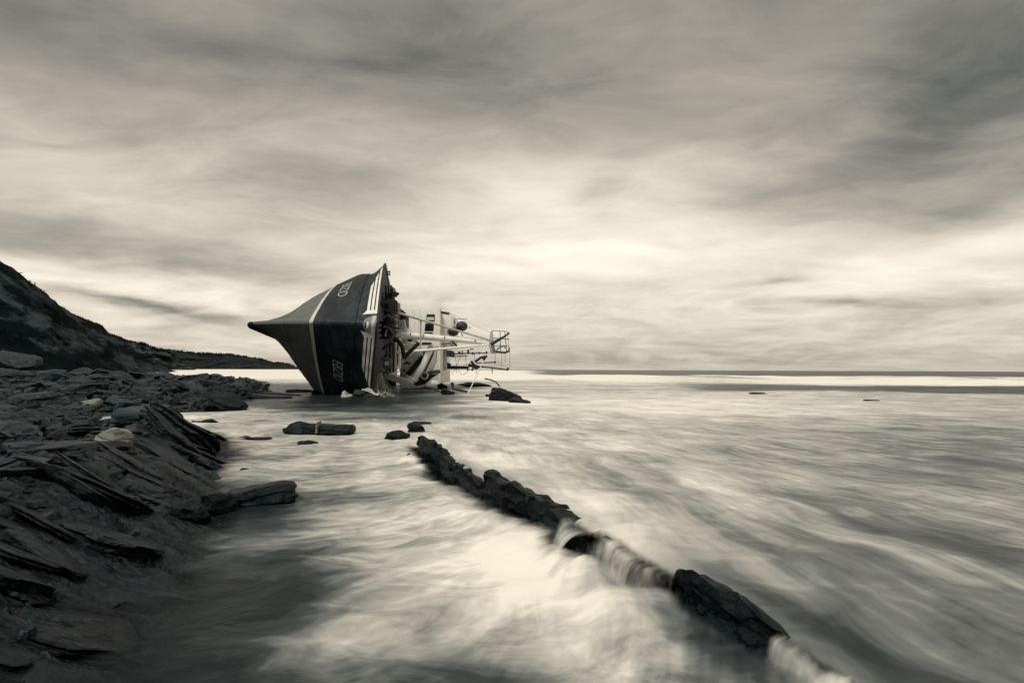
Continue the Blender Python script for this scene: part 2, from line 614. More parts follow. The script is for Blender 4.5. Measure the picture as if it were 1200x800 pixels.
M['strake'] = mat_paint('black_rubber_strake', (0.008, 0.011, 0.012), (0.02, 0.024, 0.024), 0.5, 0.6, 2.0, 0.25)
M['emblem'] = mat_paint('grey_emblem_paint', (0.17, 0.195, 0.195), (0.09, 0.10, 0.10), 0.4, 0.55, 3.0, 0.3)
M['emblem_pale'] = mat_paint('pale_emblem_paint', (0.45, 0.45, 0.41), (0.2, 0.2, 0.19), 0.4, 0.55, 3.0, 0.3)
M['steel_dark'] = mat_paint('dark_deck_steel', (0.018, 0.023, 0.025), (0.055, 0.06, 0.058), 0.6, 0.55, 3.0, 0.35)
M['steel_mid'] = mat_paint('grey_deck_steel', (0.11, 0.12, 0.118), (0.03, 0.034, 0.034), 0.6, 0.55, 2.5, 0.35)
M['steel_pale'] = mat_paint('pale_deck_steel', (0.48, 0.475, 0.44), (0.09, 0.092, 0.086), 0.55, 0.55, 2.5, 0.35)
M['glass'] = mat_paint('dark_window_glass', (0.006, 0.010, 0.012), (0.012, 0.016, 0.018), 0.4, 0.12, 2.0, 0.5, bumps=0.02)
M['deck'] = mat_paint('weathered_deck', (0.10, 0.105, 0.10), (0.03, 0.034, 0.034), 0.6, 0.7, 1.5, 0.25)
M['raft'] = mat_paint('dark_canister', (0.030, 0.038, 0.041), (0.07, 0.076, 0.075), 0.6, 0.5, 2.5, 0.35)
M['wood'] = mat_paint('wet_driftwood', (0.020, 0.025, 0.026), (0.06, 0.064, 0.06), 0.6, 0.7, 5.0, 0.25, bumps=0.4)
M['tarp'] = mat_paint('pale_tarpaulin', (0.42, 0.41, 0.37), (0.06, 0.065, 0.062), 0.7, 0.65, 3.0, 0.25, bumps=0.4)
M['rope'] = mat_paint('pale_rope', (0.34, 0.33, 0.29), (0.06, 0.062, 0.058), 0.55, 0.8, 4.0, 0.15)


def mat_water(name):
    m, t, b, out = mat_new(name)
    fo = t.attr('foam').outputs['Fac']
    al = t.attr('cover').outputs['Fac']
    wl = t.attr('wleft').outputs['Fac']
    wf = t.attr('wfar').outputs['Fac']
    vR = t.attr('flowR').outputs['Vector']
    vL = t.attr('flowL').outputs['Vector']
    vF = t.attr('flowF').outputs['Vector']

    def streaks(v, k, al=1.0, dist=0.8, w3=(0.50, 0.32, 0.18)):
        wob = t.new('ShaderNodeTexNoise')
        t.put(wob.inputs['Vector'], t.scale(v, 0.55))
        wob.inputs['Scale'].default_value = 1.0
        wob.inputs['Detail'].default_value = 2
        v = t.vm('ADD', v, t.scale(t.vm('SUBTRACT', wob.outputs['Color'], (0.5, 0.5, 0.5)), dist))
        a = t.noise(t.mapping(v, (0.32 * al, 1.1, 1), (0, 0, 0), (k, 0, 0)), 1.0, 5, 0.55, 0.5)
        c = t.noise(t.mapping(v, (0.42 * al, 3.6, 1), (0, 0, 0), (0, k, 0)), 1.0, 4, 0.6, 0.3)
        e = t.noise(t.mapping(v, (0.9 * al, 11.0, 1), (0, 0, 0), (0, 0, k)), 1.0, 3, 0.6, 0.2)
        return t.m('ADD', t.m('MULTIPLY', a, w3[0]), t.m('ADD', t.m('MULTIPLY', c, w3[1]), t.m('MULTIPLY', e, w3[2])))

    sR, sL, sF = streaks(vR, 3.0, 1.7, 0.8, (0.48, 0.33, 0.19)), streaks(vL, 11.0, 2.2, 1.3), streaks(vF, 23.0)
    s = t.mixf(wf, t.mixf(wl, sR, sL), sF)
    puff = t.noise(geo_pos(t), 0.9, 4, 0.5, 0.3)
    amp = t.attr('amp').outputs['Fac']
    f = t.m('ADD', fo, t.m('MULTIPLY', t.m('SUBTRACT', s, 0.5), amp))
    f = t.m('ADD', f, t.m('MULTIPLY', t.m('SUBTRACT', puff, 0.5), 0.26))
    wisp = t.noise(t.mapping(geo_pos(t), (1.6, 2.8, 1), (0, 0, rad(-30))), 1.0, 6, 0.62, 1.4)
    f = t.m('ADD', f, t.m('MULTIPLY', t.m('MULTIPLY', t.m('SUBTRACT', wisp, 0.5), 0.80), t.m('MAXIMUM', wl, 0.42)))
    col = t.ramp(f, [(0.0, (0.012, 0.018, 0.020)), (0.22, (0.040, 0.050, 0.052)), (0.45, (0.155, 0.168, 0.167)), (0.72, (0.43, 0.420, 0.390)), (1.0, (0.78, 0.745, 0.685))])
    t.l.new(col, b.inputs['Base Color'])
    ff = t.smooth(f, 0.1, 0.7)
    t.put(b.inputs['Roughness'], t.mixf(ff, 0.34, 0.7))
    t.put(b.inputs['Specular IOR Level'], t.mixf(ff, 0.08, 0.05))
    bump(t, b, f, 0.35, 0.06)
    tr = t.new('ShaderNodeBsdfTransparent')
    mx = t.new('ShaderNodeMixShader')
    a2 = t.smooth(t.m('ADD', al, t.m('MULTIPLY', t.m('MULTIPLY', t.m('SUBTRACT', s, 0.5), 1.6), t.m('MULTIPLY', t.m('MULTIPLY', al, t.m('SUBTRACT', 1.0, al)), 4.0))), 0.02, 0.98)
    t.put(mx.inputs[0], a2)
    t.l.new(tr.outputs[0], mx.inputs[1])
    t.l.new(b.outputs[0], mx.inputs[2])
    t.l.new(mx.outputs[0], out.inputs[0])
    return m


def mat_veil(name):
    """thin falling water: bright threads with gaps that show the rock behind"""
    m, t, b, out = mat_new(name)
    uv = t.attr('fall').outputs['Vector']
    cov = t.attr('cover').outputs['Fac']
    a = t.noise(t.mapping(uv, (3.6, 0.9, 1)), 1.0, 4, 0.55, 0.7)
    c = t.noise(t.mapping(uv, (24.0, 0.9, 1), (0, 0, 0), (5, 2, 0)), 1.0, 3, 0.6, 0.2)
    s = t.m('ADD', t.m('MULTIPLY', a, 0.8), t.m('MULTIPLY', c, 0.2))
    f = t.m('ADD', cov, t.m('MULTIPLY', t.m('SUBTRACT', s, 0.5), 1.6))
    col = t.ramp(t.smooth(s, 0.3, 0.7), [(0.0, (0.22, 0.235, 0.225)), (1.0, (0.72, 0.70, 0.645))])
    t.l.new(col, b.inputs['Base Color'])
    b.inputs['Roughness'].default_value = 0.5
    b.inputs['Specular IOR Level'].default_value = 0.2
    tr = t.new('ShaderNodeBsdfTransparent')
    mx = t.new('ShaderNodeMixShader')
    edge = t.smooth(cov, 0.0, 0.25)
    t.put(mx.inputs[0], t.m('MULTIPLY', t.smooth(f, 0.05, 1.0), edge))
    t.l.new(tr.outputs[0], mx.inputs[1])
    t.l.new(b.outputs[0], mx.inputs[2])
    t.l.new(mx.outputs[0], out.inputs[0])
    return m


M['water'] = mat_water('sea_water_and_foam')
M['veil'] = mat_veil('falling_water')

# ------------------------------------------------------------------ shore line and terrain height
SHORE = [(-1.0, -4), (-1.45, 0.6), (-2.1, 2.63), (-2.44, 3.4), (-2.9, 4.35), (-3.3, 5.4), (-3.95, 6.8), (-4.7, 8.4), (-5.6, 10.2),
         (-7.3, 12.0), (-9.3, 13.2), (-12.2, 14.3), (-13.2, 15.6), (-12.6, 17.0), (-10.8, 18.4), (-12.4, 24), (-14.5, 31), (-19, 40), (-24, 50), (-32, 64),
         (-50, 80), (-92, 116), (-300, 330), (-700, 600), (-1500, 600), (-1500, -200), (-1.0, -200)]


def shore_dist(x, y):
    """distance inland (positive on land) from the water's edge"""
    x = np.asarray(x, float)
    y = np.asarray(y, float)
    best = np.full(x.shape, 1e9)
    inside = np.zeros(x.shape, bool)
    n = len(SHORE)
    for i in range(n):
        ax, ay = SHORE[i]
        bx, by = SHORE[(i + 1) % n]
        dx, dy = bx - ax, by - ay
        t = np.clip(((x - ax) * dx + (y - ay) * dy) / (dx * dx + dy * dy), 0, 1)
        best = np.minimum(best, np.hypot(x - ax - t * dx, y - ay - t * dy))
        c = (ay > y) != (by > y)
        with np.errstate(divide='ignore', invalid='ignore'):
            xc = ax + (y - ay) * dx / (dy if dy else 1e-9)
        inside ^= c & (x < xc)
    return np.where(inside, best, -best)


def terrain(x, y, fine=True):
    x = np.asarray(x, float)
    y = np.asarray(y, float)
    r = np.hypot(x, y)
    sd = shore_dist(x, y)
    k = np.clip(r / 12.0, 0.35, 3.0)
    sd = sd + 0.35 * k * fbm(x / (1.6 * k), y / (1.6 * k), seed=5, oct=3) * 0.6
    near = 1 - sstep(y, 10.2, 12.4)
    slope = 0.16 + 0.20 * near
    h = np.where(sd > 0, 0.0, 0.30 * sd)
    up = np.clip(sd, 0, None)
    plate = 0.5 * (1 - np.exp(-up * slope / 0.5)) + 0.015 * np.clip(up - 1.5, 0, None)
    h = np.maximum(h, -0.9) + np.where(sd > 0, plate, 0)
    # smooth near outcrop that dips to the water, with a broken back edge
    crest = 0.30 * np.exp(-((sd - 1.15) / 0.55) ** 2) * near
    drop = -0.26 * sstep(sd, 1.35, 1.75) * (1 - sstep(sd, 2.6, 5.0)) * near
    h = h + crest + drop
    if fine:
        # tilted beds: stepped edges running along the strike
        b = (x * 0.42 + y * 0.90) + 0.35 * fbm(x * 0.5, y * 0.5, seed=21, oct=3)
        sp = np.clip(0.10 + 0.022 * r, 0.16, 1.6)
        lv = np.log2(sp)
        l0 = np.floor(lv)
        st = 0
        for q in (0, 1):
            p = 2.0 ** (l0 + q)
            ph = b / p + 3.3 * vn(x / (4 * p), y / (4 * p), seed=31)
            saw = (ph - np.floor(ph))
            amp = (0.5 + 0.5 * vn(np.floor(ph) * 1.7, np.floor(x / (5 * p) + vn(np.floor(ph), x * 0, seed=3) * 3) * 1.3, seed=41))
            wgt = (lv - l0) if q else 1 - (lv - l0)
            st = st + wgt * (0.5 - saw) * amp * p
        rough = sstep(sd, 1.2, 1.8) * near + (1 - near) * sstep(sd, 0.05, 0.8)
        smooth_part = 1 - rough
        h = h + np.where(sd > -0.3, 1, 0) * (rough * 0.34 + smooth_part * 0.07) * st
        h = h + rough * 0.05 * k * fbm(x * 2.2 / k, y * 2.2 / k, seed=51, oct=4)
        # long hollows and cracks on the smooth outcrop
        lx, ly = x * 0.996 + y * 0.09, y * 0.996 - x * 0.09
        fol = (ly + 0.28 * fbm(lx * 0.7, ly * 1.1, seed=63, oct=3)) / 0.42
        fr = fol - np.floor(fol)
        a_ = 0.5 + 0.5 * _hash(np.floor(fol).astype(np.int64), np.floor(lx / 1.3 + 3 * _hash(np.floor(fol).astype(np.int64), np.zeros_like(fol, np.int64), np.zeros_like(fol, np.int64), 4)).astype(np.int64), np.zeros_like(fol, np.int64), 66)
        relief = 0.065 * (0.5 - fr) * a_ + 0.04 * fbm(lx * 0.9, ly * 2.4, seed=61, oct=4) + 0.022 * fbm(lx * 1.3, ly * 8, seed=62, oct=3, ridge=True) + 0.010 * fbm(x * 7, y * 7, seed=64, oct=3)
        h = h + smooth_part * sstep(sd, -0.9, 0.2) * relief
        for (cx, cy, ang, L, dep, wd) in ((-2.75, 3.0, 8, 1.0, 0.22, 0.035), (-3.3, 4.1, -14, 0.9, 0.06, 0.03), (-3.6, 5.0, 35, 0.9, 0.07, 0.04), (-4.6, 6.6, 20, 0.8, 0.06, 0.05), (-5.9, 9.4, 30, 0.9, 0.16, 0.16), (-4.4, 7.4, -20, 0.7, 0.05, 0.05)):
            a = rad(ang)
            p = (x - cx) * math.cos(a) + (y - cy) * math.sin(a)
            q = -(x - cx) * math.sin(a) + (y - cy) * math.cos(a) + 0.05 * vn(p * 3, p * 0, seed=8)
            h = h - dep * np.exp(-(p / L) ** 4 - (q / wd) ** 2)
    return h, sd


# ------------------------------------------------------------------ the rock ledge in the water
LED = np.array([(-1.60, 9.80), (-0.44, 6.56), (0.0, 5.73), (0.67, 4.49), (1.17, 3.33), (1.45, 2.65), (1.79, 2.34), (2.2, 1.8), (2.6, 1.0)])
_ls = np.concatenate([[0], np.cumsum(np.hypot(*np.diff(LED, axis=0).T))])
LED_LEN = _ls[-1]


def led_pt(s):
    s = np.asarray(s, float)
    return np.stack([np.interp(s, _ls, LED[:, 0]), np.interp(s, _ls, LED[:, 1])], -1)


def led_nrm(s):
    d = led_pt(np.asarray(s) + 0.25) - led_pt(np.asarray(s) - 0.25)
    d = d / np.linalg.norm(d, axis=-1, keepdims=True)
    return np.stack([-d[..., 1], d[..., 0]], -1)      # to the right / upstream side


CREST_S = [0.0, 0.15, 0.8, 1.0, 1.3, 1.9, 2.1, 2.6, 2.95, 3.1, 3.5, 3.9, 4.05, 4.5, 4.9, 5.15, 5.4, 5.7, 5.78, 5.95, 6.08, 6.4, 6.55, 6.95, 7.1, 7.45, 7.6, 7.82, 7.92, 8.3, 8.8, 9.4, 10.2]
CREST_Z = [0.15, 0.26, 0.30, 0.20, 0.31, 0.27, 0.20, 0.26, 0.17, 0.28, 0.25, 0.20, 0.34, 0.33, 0.31, 0.24, 0.28, 0.22, 0.15, 0.13, 0.215, 0.19, 0.15, 0.165, 0.25, 0.225, 0.205, 0.15, 0.05, 0.07, 0.06, 0.05, 0.03]



def crest(s):
    return np.interp(s, CREST_S, CREST_Z)


def led_coords(x, y):
    best = np.full(x.shape, 1e9)
    S = np.zeros(x.shape)
    Dd = np.zeros(x.shape)
    for i in range(len(LED) - 1):
        a, b = LED[i], LED[i + 1]
        d = b - a
        L = np.hypot(*d)
        t = ((x - a[0]) * d[0] + (y - a[1]) * d[1]) / L ** 2
        tc = np.clip(t, 0 if i else -9, 1 if i < len(LED) - 2 else 9)
        ex, ey = x - a[0] - tc * d[0], y - a[1] - tc * d[1]
        dist = np.hypot(ex, ey)
        sgn = np.where(d[0] * ey - d[1] * ex > 0, 1.0, -1.0)
        m = dist < best
        best = np.where(m, dist, best)
        S = np.where(m, _ls[i] + tc * L, S)
        Dd = np.where(m, sgn * dist, Dd)
    return S, Dd


# ------------------------------------------------------------------ sea
# patches of foam and dark water, with painted ledge shadow, hull reflection and dim corner: u, v (sight line that meets the water), ru, rv, slant, amount
FOAM_AND_SHADE = [
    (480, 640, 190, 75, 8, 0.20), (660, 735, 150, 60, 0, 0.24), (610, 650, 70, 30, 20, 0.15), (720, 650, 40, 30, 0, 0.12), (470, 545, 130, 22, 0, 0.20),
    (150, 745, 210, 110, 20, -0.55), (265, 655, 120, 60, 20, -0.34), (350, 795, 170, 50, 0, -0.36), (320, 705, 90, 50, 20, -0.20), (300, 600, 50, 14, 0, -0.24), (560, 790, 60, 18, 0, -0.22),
    (700, 700, 45, 12, 0, -0.20), (850, 760, 75, 26, -30, -0.50), (740, 712, 60, 14, -20, -0.16), (600, 600, 38, 16, -35, -0.34), (535, 560, 26, 10, -30, -0.26), (580, 575, 20, 8, -30, -0.2), (650, 640, 30, 10, 0, -0.04),  # dips along the ledge: its shadow painted in, and dark pools
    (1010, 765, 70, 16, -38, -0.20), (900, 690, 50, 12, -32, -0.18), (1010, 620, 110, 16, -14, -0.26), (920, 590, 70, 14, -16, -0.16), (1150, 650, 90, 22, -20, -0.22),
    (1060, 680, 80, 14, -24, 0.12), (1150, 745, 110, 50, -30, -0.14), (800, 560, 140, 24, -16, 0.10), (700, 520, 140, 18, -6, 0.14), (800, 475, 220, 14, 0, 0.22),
    (430, 474, 120, 12, 0, -0.52), (350, 468, 70, 9, 0, -0.40), (480, 486, 70, 6, 0, -0.16), (400, 490, 90, 6, 0, -0.12), (560, 487, 60, 6, 0, -0.12), (330, 540, 60, 16, 0, -0.06), (420, 590, 60, 14, 0, -0.10),  # first two: dark water before the wreck, its reflection painted in
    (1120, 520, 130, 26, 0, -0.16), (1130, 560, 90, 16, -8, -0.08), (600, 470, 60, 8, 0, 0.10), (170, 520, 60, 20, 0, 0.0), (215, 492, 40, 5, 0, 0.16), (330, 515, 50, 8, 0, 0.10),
    (1110, 745, 170, 90, 0, -0.08), (285, 585, 60, 14, 0, -0.12), (480, 500, 40, 4, 0, 0.12), (700, 605, 30, 14, 0, 0.2), (500, 520, 14, 8, 0, 0.1), (640, 690, 70, 20, 0, 0.1),  # first entry paints a vignette-like dimming of the lower right corner
]


def sea():
    ys = np.concatenate([np.linspace(-4, 0.9, 12), np.geomspace(1.0, 60, 520), np.geomspace(61, 300, 110), np.geomspace(320, 30000, 40)])
    tt = np.linspace(-1, 1, 460)
    tt = tt * 0.9 + 0.1 * tt ** 3
    Y, T = np.meshgrid(ys, tt, indexing='ij')
    X = T * (np.maximum(Y, 0) * 1.75 + 5.0)
    u = 600 + 600 * X / np.maximum(Y, 0.5)
    v = 433 + 900 / np.maximum(Y, 0.5)
    S, D = led_coords(X, Y)
    near = 1 - sstep(Y, 9.0, 13.0)
    side = sstep(D, -0.22, 0.06)                # 0 below the ledge, 1 on the upstream side
    lvl = 0.195 * np.exp(-np.clip(D, 0, None) / 4.0)
    h = lvl * side * near + 0.06 * (1 - side) * near * np.exp(-(np.minimum(D, 0) / 1.2) ** 2)
    # fall off the ledge's far end and the last piece
    h = h * (1 - 0.55 * sstep(S, 7.6, 8.3) * np.exp(-(D / 0.9) ** 2))
    # over the submerged parts the water humps a little
    h = h + 0.085 * sstep(S, 6.8, 7.2) * (1 - sstep(S, 7.9, 8.2)) * (1 - side) * np.exp(-((D + 0.35) / 0.4) ** 2) * near
    orng = np.maximum(sstep(S, 5.6, 5.8) * (1 - sstep(S, 6.95, 7.1)), sstep(S, 7.7, 7.85))
    h = h + np.clip(crest(S) + 0.03 - h, 0, 1) * orng * near * np.exp(-((D - 0.12) / 0.30) ** 2) * sstep(D, -0.2, -0.06)
    # billows where the fall meets the lower water
    foot = np.exp(-((D + 0.5) / 0.30) ** 2) * near
    h = h + foot * (0.06 * fbm(S * 1.8, D * 2.5, seed=75, oct=3) + 0.03)
    # long soft swell and the breaker line off the coast
    h = h + 0.035 * fbm(X * 0.5, Y * 0.8, seed=71, oct=3) * sstep(Y, 1, 4)
    h = h + 0.012 * fbm(X * 2.0, Y * 2.6, seed=72, oct=3) * (1 - sstep(Y, 15, 30))
    wob = 3.0 * vn(X / 18.0, Y * 0, seed=73) + 1.5 * vn(X / 5.0, Y * 0 + 2, seed=74)
    right = sstep(X, -5, 14)
    h = h + right * 0.62 * (1 + 0.45 * fbm(X / 16.0, Y * 0, seed=92, oct=3)) * np.exp(-((Y - 78 + wob * 1.5) / 13.0) ** 2)
    h = h + right * 0.26 * np.exp(-((Y - 41 + wob * 0.6) / 4.0) ** 2) * sstep(X, 8, 25)
    h = h + 0.5 * np.exp(-((Y - 190 + wob * 2) / 16.0) ** 2) * sstep(X, -50, 60)
    h = h + 0.25 * np.exp(-((Y - 110 + wob * 2) / 14.0) ** 2)
    h = h * sstep(Y, -3, 1)
    # foam, plus the shade and reflection painted with it
    F = np.full(X.shape, 0.63) - 0.05 * sstep(u, 720, 1050) * (1 - sstep(Y, 25, 40)) - 0.06 * (1 - sstep(Y, 3, 6))
    F += 0.10 * sstep(Y, 8, 20) * (1 - sstep(Y, 60, 90))
    for (bu, bv, ru, rv, rot, a) in FOAM_AND_SHADE:
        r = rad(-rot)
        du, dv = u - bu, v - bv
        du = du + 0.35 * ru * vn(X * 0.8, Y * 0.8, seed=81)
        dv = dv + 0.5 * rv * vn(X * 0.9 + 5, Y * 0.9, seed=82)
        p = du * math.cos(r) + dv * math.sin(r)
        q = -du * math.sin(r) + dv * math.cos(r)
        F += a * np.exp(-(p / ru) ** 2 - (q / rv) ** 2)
    lee_reflect = sstep(X, -30, -20) * (1 - sstep(X, -5.5, -1.5)) * sstep(Y, 18, 25) * (1 - sstep(Y, 48, 60))  # darker water beside the wreck, with the hull's dark reflection painted in
    F = F - 0.36 * lee_reflect
    bank = sstep(Y - wob * 1.5, 48, 72) * (1 - sstep(Y - wob * 2, 110, 165)) * sstep(X, -8, 6)
    bank = bank * np.clip(0.75 + 0.7 * fbm(X / 14.0, Y / 9.0, seed=91, oct=3), 0, 1.15)
    F = F + bank * 0.45
    trough = sstep(Y - wob * 0.7, 33, 38) * (1 - sstep(Y - wob * 0.7, 48, 56)) * sstep(u, 760, 900)
    F = F - trough * 0.72
    left = 1 - sstep(u, 600, 680)
    F = F + left * sstep(Y, 60, 85) * (1 - sstep(Y, 900, 1500)) * 0.40
    F = F - (1 - left) * sstep(Y, 135, 175) * 0.85
    F = F + (1 - left) * 0.35 * np.exp(-((Y - 420) / 90.0) ** 2)
    F = F - sstep(Y, 1500, 3000) * 0.5
    # how much of the bed shows through: thin water at the shore lets the rock show
    tz, sd = terrain(X, Y, fine=False)
    depth = np.where(sd < -2.5, 1.0, h - tz)
    A = sstep(depth, -0.08, 0.24)
    A = np.where(X > 0, 1.0, A)
    # along the ledge the falling sheets take over
    dj = D + 0.10 * fbm(S * 2.2, D * 3, seed=76, oct=3)
    lo_ = -0.62 + 0.22 * sstep(S, 6.7, 7.2)
    onl = sstep((dj - lo_) / (-0.24 - lo_), 0, 1) * (1 - sstep(D, -0.14, -0.02)) * near * sstep(S, -0.1, 0.3)
    A = A * (1 - onl)
    # dark rock just under the surface on the upstream side
    sh = np.exp(-((D - 0.16) / 0.22) ** 2) * near * sstep(S, 6.4, 7.4)
    h = h + 0.08 * sstep(S, 4.2, 5.2) * (1 - side) * np.exp(-((D + 0.45) / 0.4) ** 2) * near * (1 - sstep(S, 7.0, 7.4))
    F = F - 0.26 * sh
    # white water at the foot of the ledge
    F = F + 0.22 * np.exp(-((D + 0.75) / 0.4) ** 2) * near * sstep(S, 5.2, 5.8) * (1 - sstep(S, 6.9, 7.4))
    amp = 1.15 + 0.40 * sstep(D, 0.2, 1.0) * near + 0.45 * (1 - side) * near
    amp = amp + 0.25 * sstep(Y, 12, 25) - 0.70 * bank
    # flow lines
    cx, cy = -4.0, 30.0
    rR = np.hypot(X - cx, Y - cy)
    aR = np.arctan2(X - cx, cy - Y)
    fR = np.stack([rR, aR * 22.0, np.zeros_like(rR)], -1)
    lx, ly = 4.5, 9.5
    rL = np.hypot(X - lx, Y - ly)
    aL = np.arctan2(Y - ly, -(X - lx))
    fL = np.stack([rL, aL * 6.0, np.zeros_like(rL)], -1)
    fF = np.stack([X * 0.45, Y * 0.9 + 0.05 * X, np.zeros_like(X)], -1)
    k = np.clip(Y / 18.0, 1, 60)[..., None]
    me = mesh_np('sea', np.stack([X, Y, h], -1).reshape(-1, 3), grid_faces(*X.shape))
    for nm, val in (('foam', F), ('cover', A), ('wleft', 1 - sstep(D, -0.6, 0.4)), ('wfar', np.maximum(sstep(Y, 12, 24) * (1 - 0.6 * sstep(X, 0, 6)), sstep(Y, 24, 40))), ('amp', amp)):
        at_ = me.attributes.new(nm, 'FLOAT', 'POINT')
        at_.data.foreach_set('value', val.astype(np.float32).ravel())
    for nm, val in (('flowR', fR), ('flowL', fL), ('flowF', fF / k ** 0.5)):
        at_ = me.attributes.new(nm, 'FLOAT_VECTOR', 'POINT')
        at_.data.foreach_set('vector', val.astype(np.float32).ravel())
    me.materials.append(M['water'])
    o = bpy.data.objects.new('sea', me)
    COL.objects.link(o)
    return tag(o, 'long smooth streaks of pale foam over dark sea water', kind='structure')


sea()


def shore():
    rr = np.concatenate([np.geomspace(0.9, 25, 460), np.geomspace(25.3, 700, 260)])
    th = np.concatenate([np.linspace(rad(-122), rad(-52), 90)[:-1], np.linspace(rad(-52), rad(-8), 470), np.linspace(rad(-8), rad(80), 150)[1:]])
    R, T = np.meshgrid(rr, th, indexing='ij')
    X, Y = R * np.sin(T), R * np.cos(T)
    h, sd = terrain(X, Y)
    me = mesh_np('shore', np.stack([X, Y, h], -1).reshape(-1, 3), grid_faces(*X.shape))
    me.materials.append(M['rock'])
    me.materials.append(M['rock_far'])
    rc = np.hypot(X, Y)[:-1, :-1]
    land = (sd[:-1, :-1] > 1.6) | (Y[:-1, :-1] > 11.5)
    me.polygons.foreach_set('material_index', (land).astype(np.int32).ravel())
    o = bpy.data.objects.new('shore', me)
    COL.objects.link(o)
    tag(o, 'dark shelving rock shore of tilted slaty beds', kind='structure')


shore()


# ------------------------------------------------------------------ cliffs
def ridge(name, label, pts, mat, foot, back, seed, amp, gully, nu=260, nv=70, mat_i=None):
    """pts: (u, v, Y) of the skyline; foot: (dx, dy) from skyline to the foot"""
    P = np.array([at(*p) for p in pts])
    c = np.concatenate([[0], np.cumsum(np.linalg.norm(np.diff(P, axis=0), axis=1))])
    s = np.linspace(0, c[-1], nu)
    C = np.stack([np.interp(s, c, P[:, i]) for i in range(3)], -1)
    jag = fbm(s / (gully * 1.2), s * 0, seed=seed, oct=5) * amp * 0.35
    C[:, 2] += jag
    t = np.concatenate([-np.linspace(1, 0.02, 12) ** 1.0, np.linspace(0, 1, nv)])
    V = np.zeros((len(t), nu, 3))
    for i, q in enumerate(t):
        if q < 0:
            V[i] = C + np.array([back[0] * -q, back[1] * -q, 0])
            V[i, :, 2] = C[:, 2] * (1 + 0.15 * q) + 0.3 * amp * fbm(s / gully, s * 0 - q * 6, seed=seed + 3)
        else:
            zt = C[:, 2] * (1 - q ** 0.85) - 1.5 * q
            V[i, :, 0] = C[:, 0] + foot[0] * q
            V[i, :, 1] = C[:, 1] + foot[1] * q
            V[i, :, 2] = zt
            env = min(1, q * 4) * (1 - 0.5 * q)
            g = fbm((s + q * gully * 1.6) / gully, q * 2.0 + s * 0, seed=seed + 5, oct=5, ridge=True) * amp * env
            g2 = fbm(s / gully * 3, q * 9 + s * 0, seed=seed + 9, oct=4) * amp * 0.35 * env
            n = np.array([foot[0], foot[1], 0]) / np.hypot(*foot)
            V[i] += n * (g + g2)[:, None]
    me = mesh_np(name, V.reshape(-1, 3), grid_faces(len(t), nu))
    sl = me.attributes.new('slope', 'FLOAT_VECTOR', 'POINT')
    sl.data.foreach_set('vector', np.stack([np.repeat((s / gully)[None], len(t), 0), np.repeat(t[:, None] * 3, nu, 1), np.zeros((len(t), nu))], -1).astype(np.float32).ravel())
    me.materials.append(mat)
    o = bpy.data.objects.new(name, me)
    COL.objects.link(o)
    tag(o, label, kind='structure')
    return C


cr1 = ridge('cliff', 'dark steep cliff with gullied face rising at the left of the shore',
            [(-420, 130, 150), (-150, 225, 150), (0, 304, 155), (30, 324, 165), (55, 345, 180), (75, 362, 195), (95, 374, 210), (120, 385, 225), (128, 394, 235), (150, 425, 262)],
            M['cliff'], (46, -22), (-120, 40), 101, 4.0, 22.0)
cr2 = ridge('headland', 'dark headland with pale eroded gullies beyond the near cliff',
            [(60, 372, 430), (110, 386, 430), (130, 393, 440), (152, 397, 460), (176, 404, 480), (194, 409, 500), (206, 424, 520), (212, 432, 530)],
            M['hill'], (46, -40), (-200, 120), 131, 7.0, 38.0)
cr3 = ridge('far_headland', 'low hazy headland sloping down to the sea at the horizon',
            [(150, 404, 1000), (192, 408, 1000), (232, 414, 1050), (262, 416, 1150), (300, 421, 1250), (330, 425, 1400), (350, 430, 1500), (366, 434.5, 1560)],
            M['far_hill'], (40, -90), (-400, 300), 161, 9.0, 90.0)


def scrub(name, label, C, mat, size, n, seed):
    """low bushes along a skyline: many leaf-sized faces, nobody could count them"""
    r = np.random.default_rng(seed)
    vs, fs = [], []
    for _ in range(n):
        i = r.integers(0, len(C) - 1)
        f = r.random()
        c = C[i] * (1 - f) + C[i + 1] * f + np.array([r.normal() * size * 0.5, r.normal() * size, -size * 0.1])
        s = size * (0.4 + r.random() ** 2 * 1.0)
        for _k in range(26):
            p = c + r.normal(size=3) * s * np.array([0.5, 0.5, 0.33]) + np.array([0, 0, s * 0.2])
            a = r.normal(size=3)
            a /= np.linalg.norm(a)
            b = np.cross(a, r.normal(size=3))
            b /= np.linalg.norm(b)
            a, b = a * s * 0.22, b * s * 0.16
            o = len(vs)
            vs += [p - a - b, p + a - b, p + a + b, p - a + b]
            fs.append((o, o + 1, o + 2, o + 3))
    me = mesh_np(name, np.array(vs), np.array(fs), smooth=False)
    me.materials.append(mat)
    o = bpy.data.objects.new(name, me)
    COL.objects.link(o)
    tag(o, label, kind='stuff')


scrub('clifftop_scrub', 'low dark scrub along the top of the near cliff', cr1[60:], M['scrub'], 0.3, 160, 3)
scrub('headland_scrub', 'ragged bushes along the skyline of the headland', cr2, M['scrub'], 1.7, 240, 4)
scrub('far_headland_scrub', 'tree-covered skyline of the far headland', cr3, M['scrub'], 3.5, 300, 5)


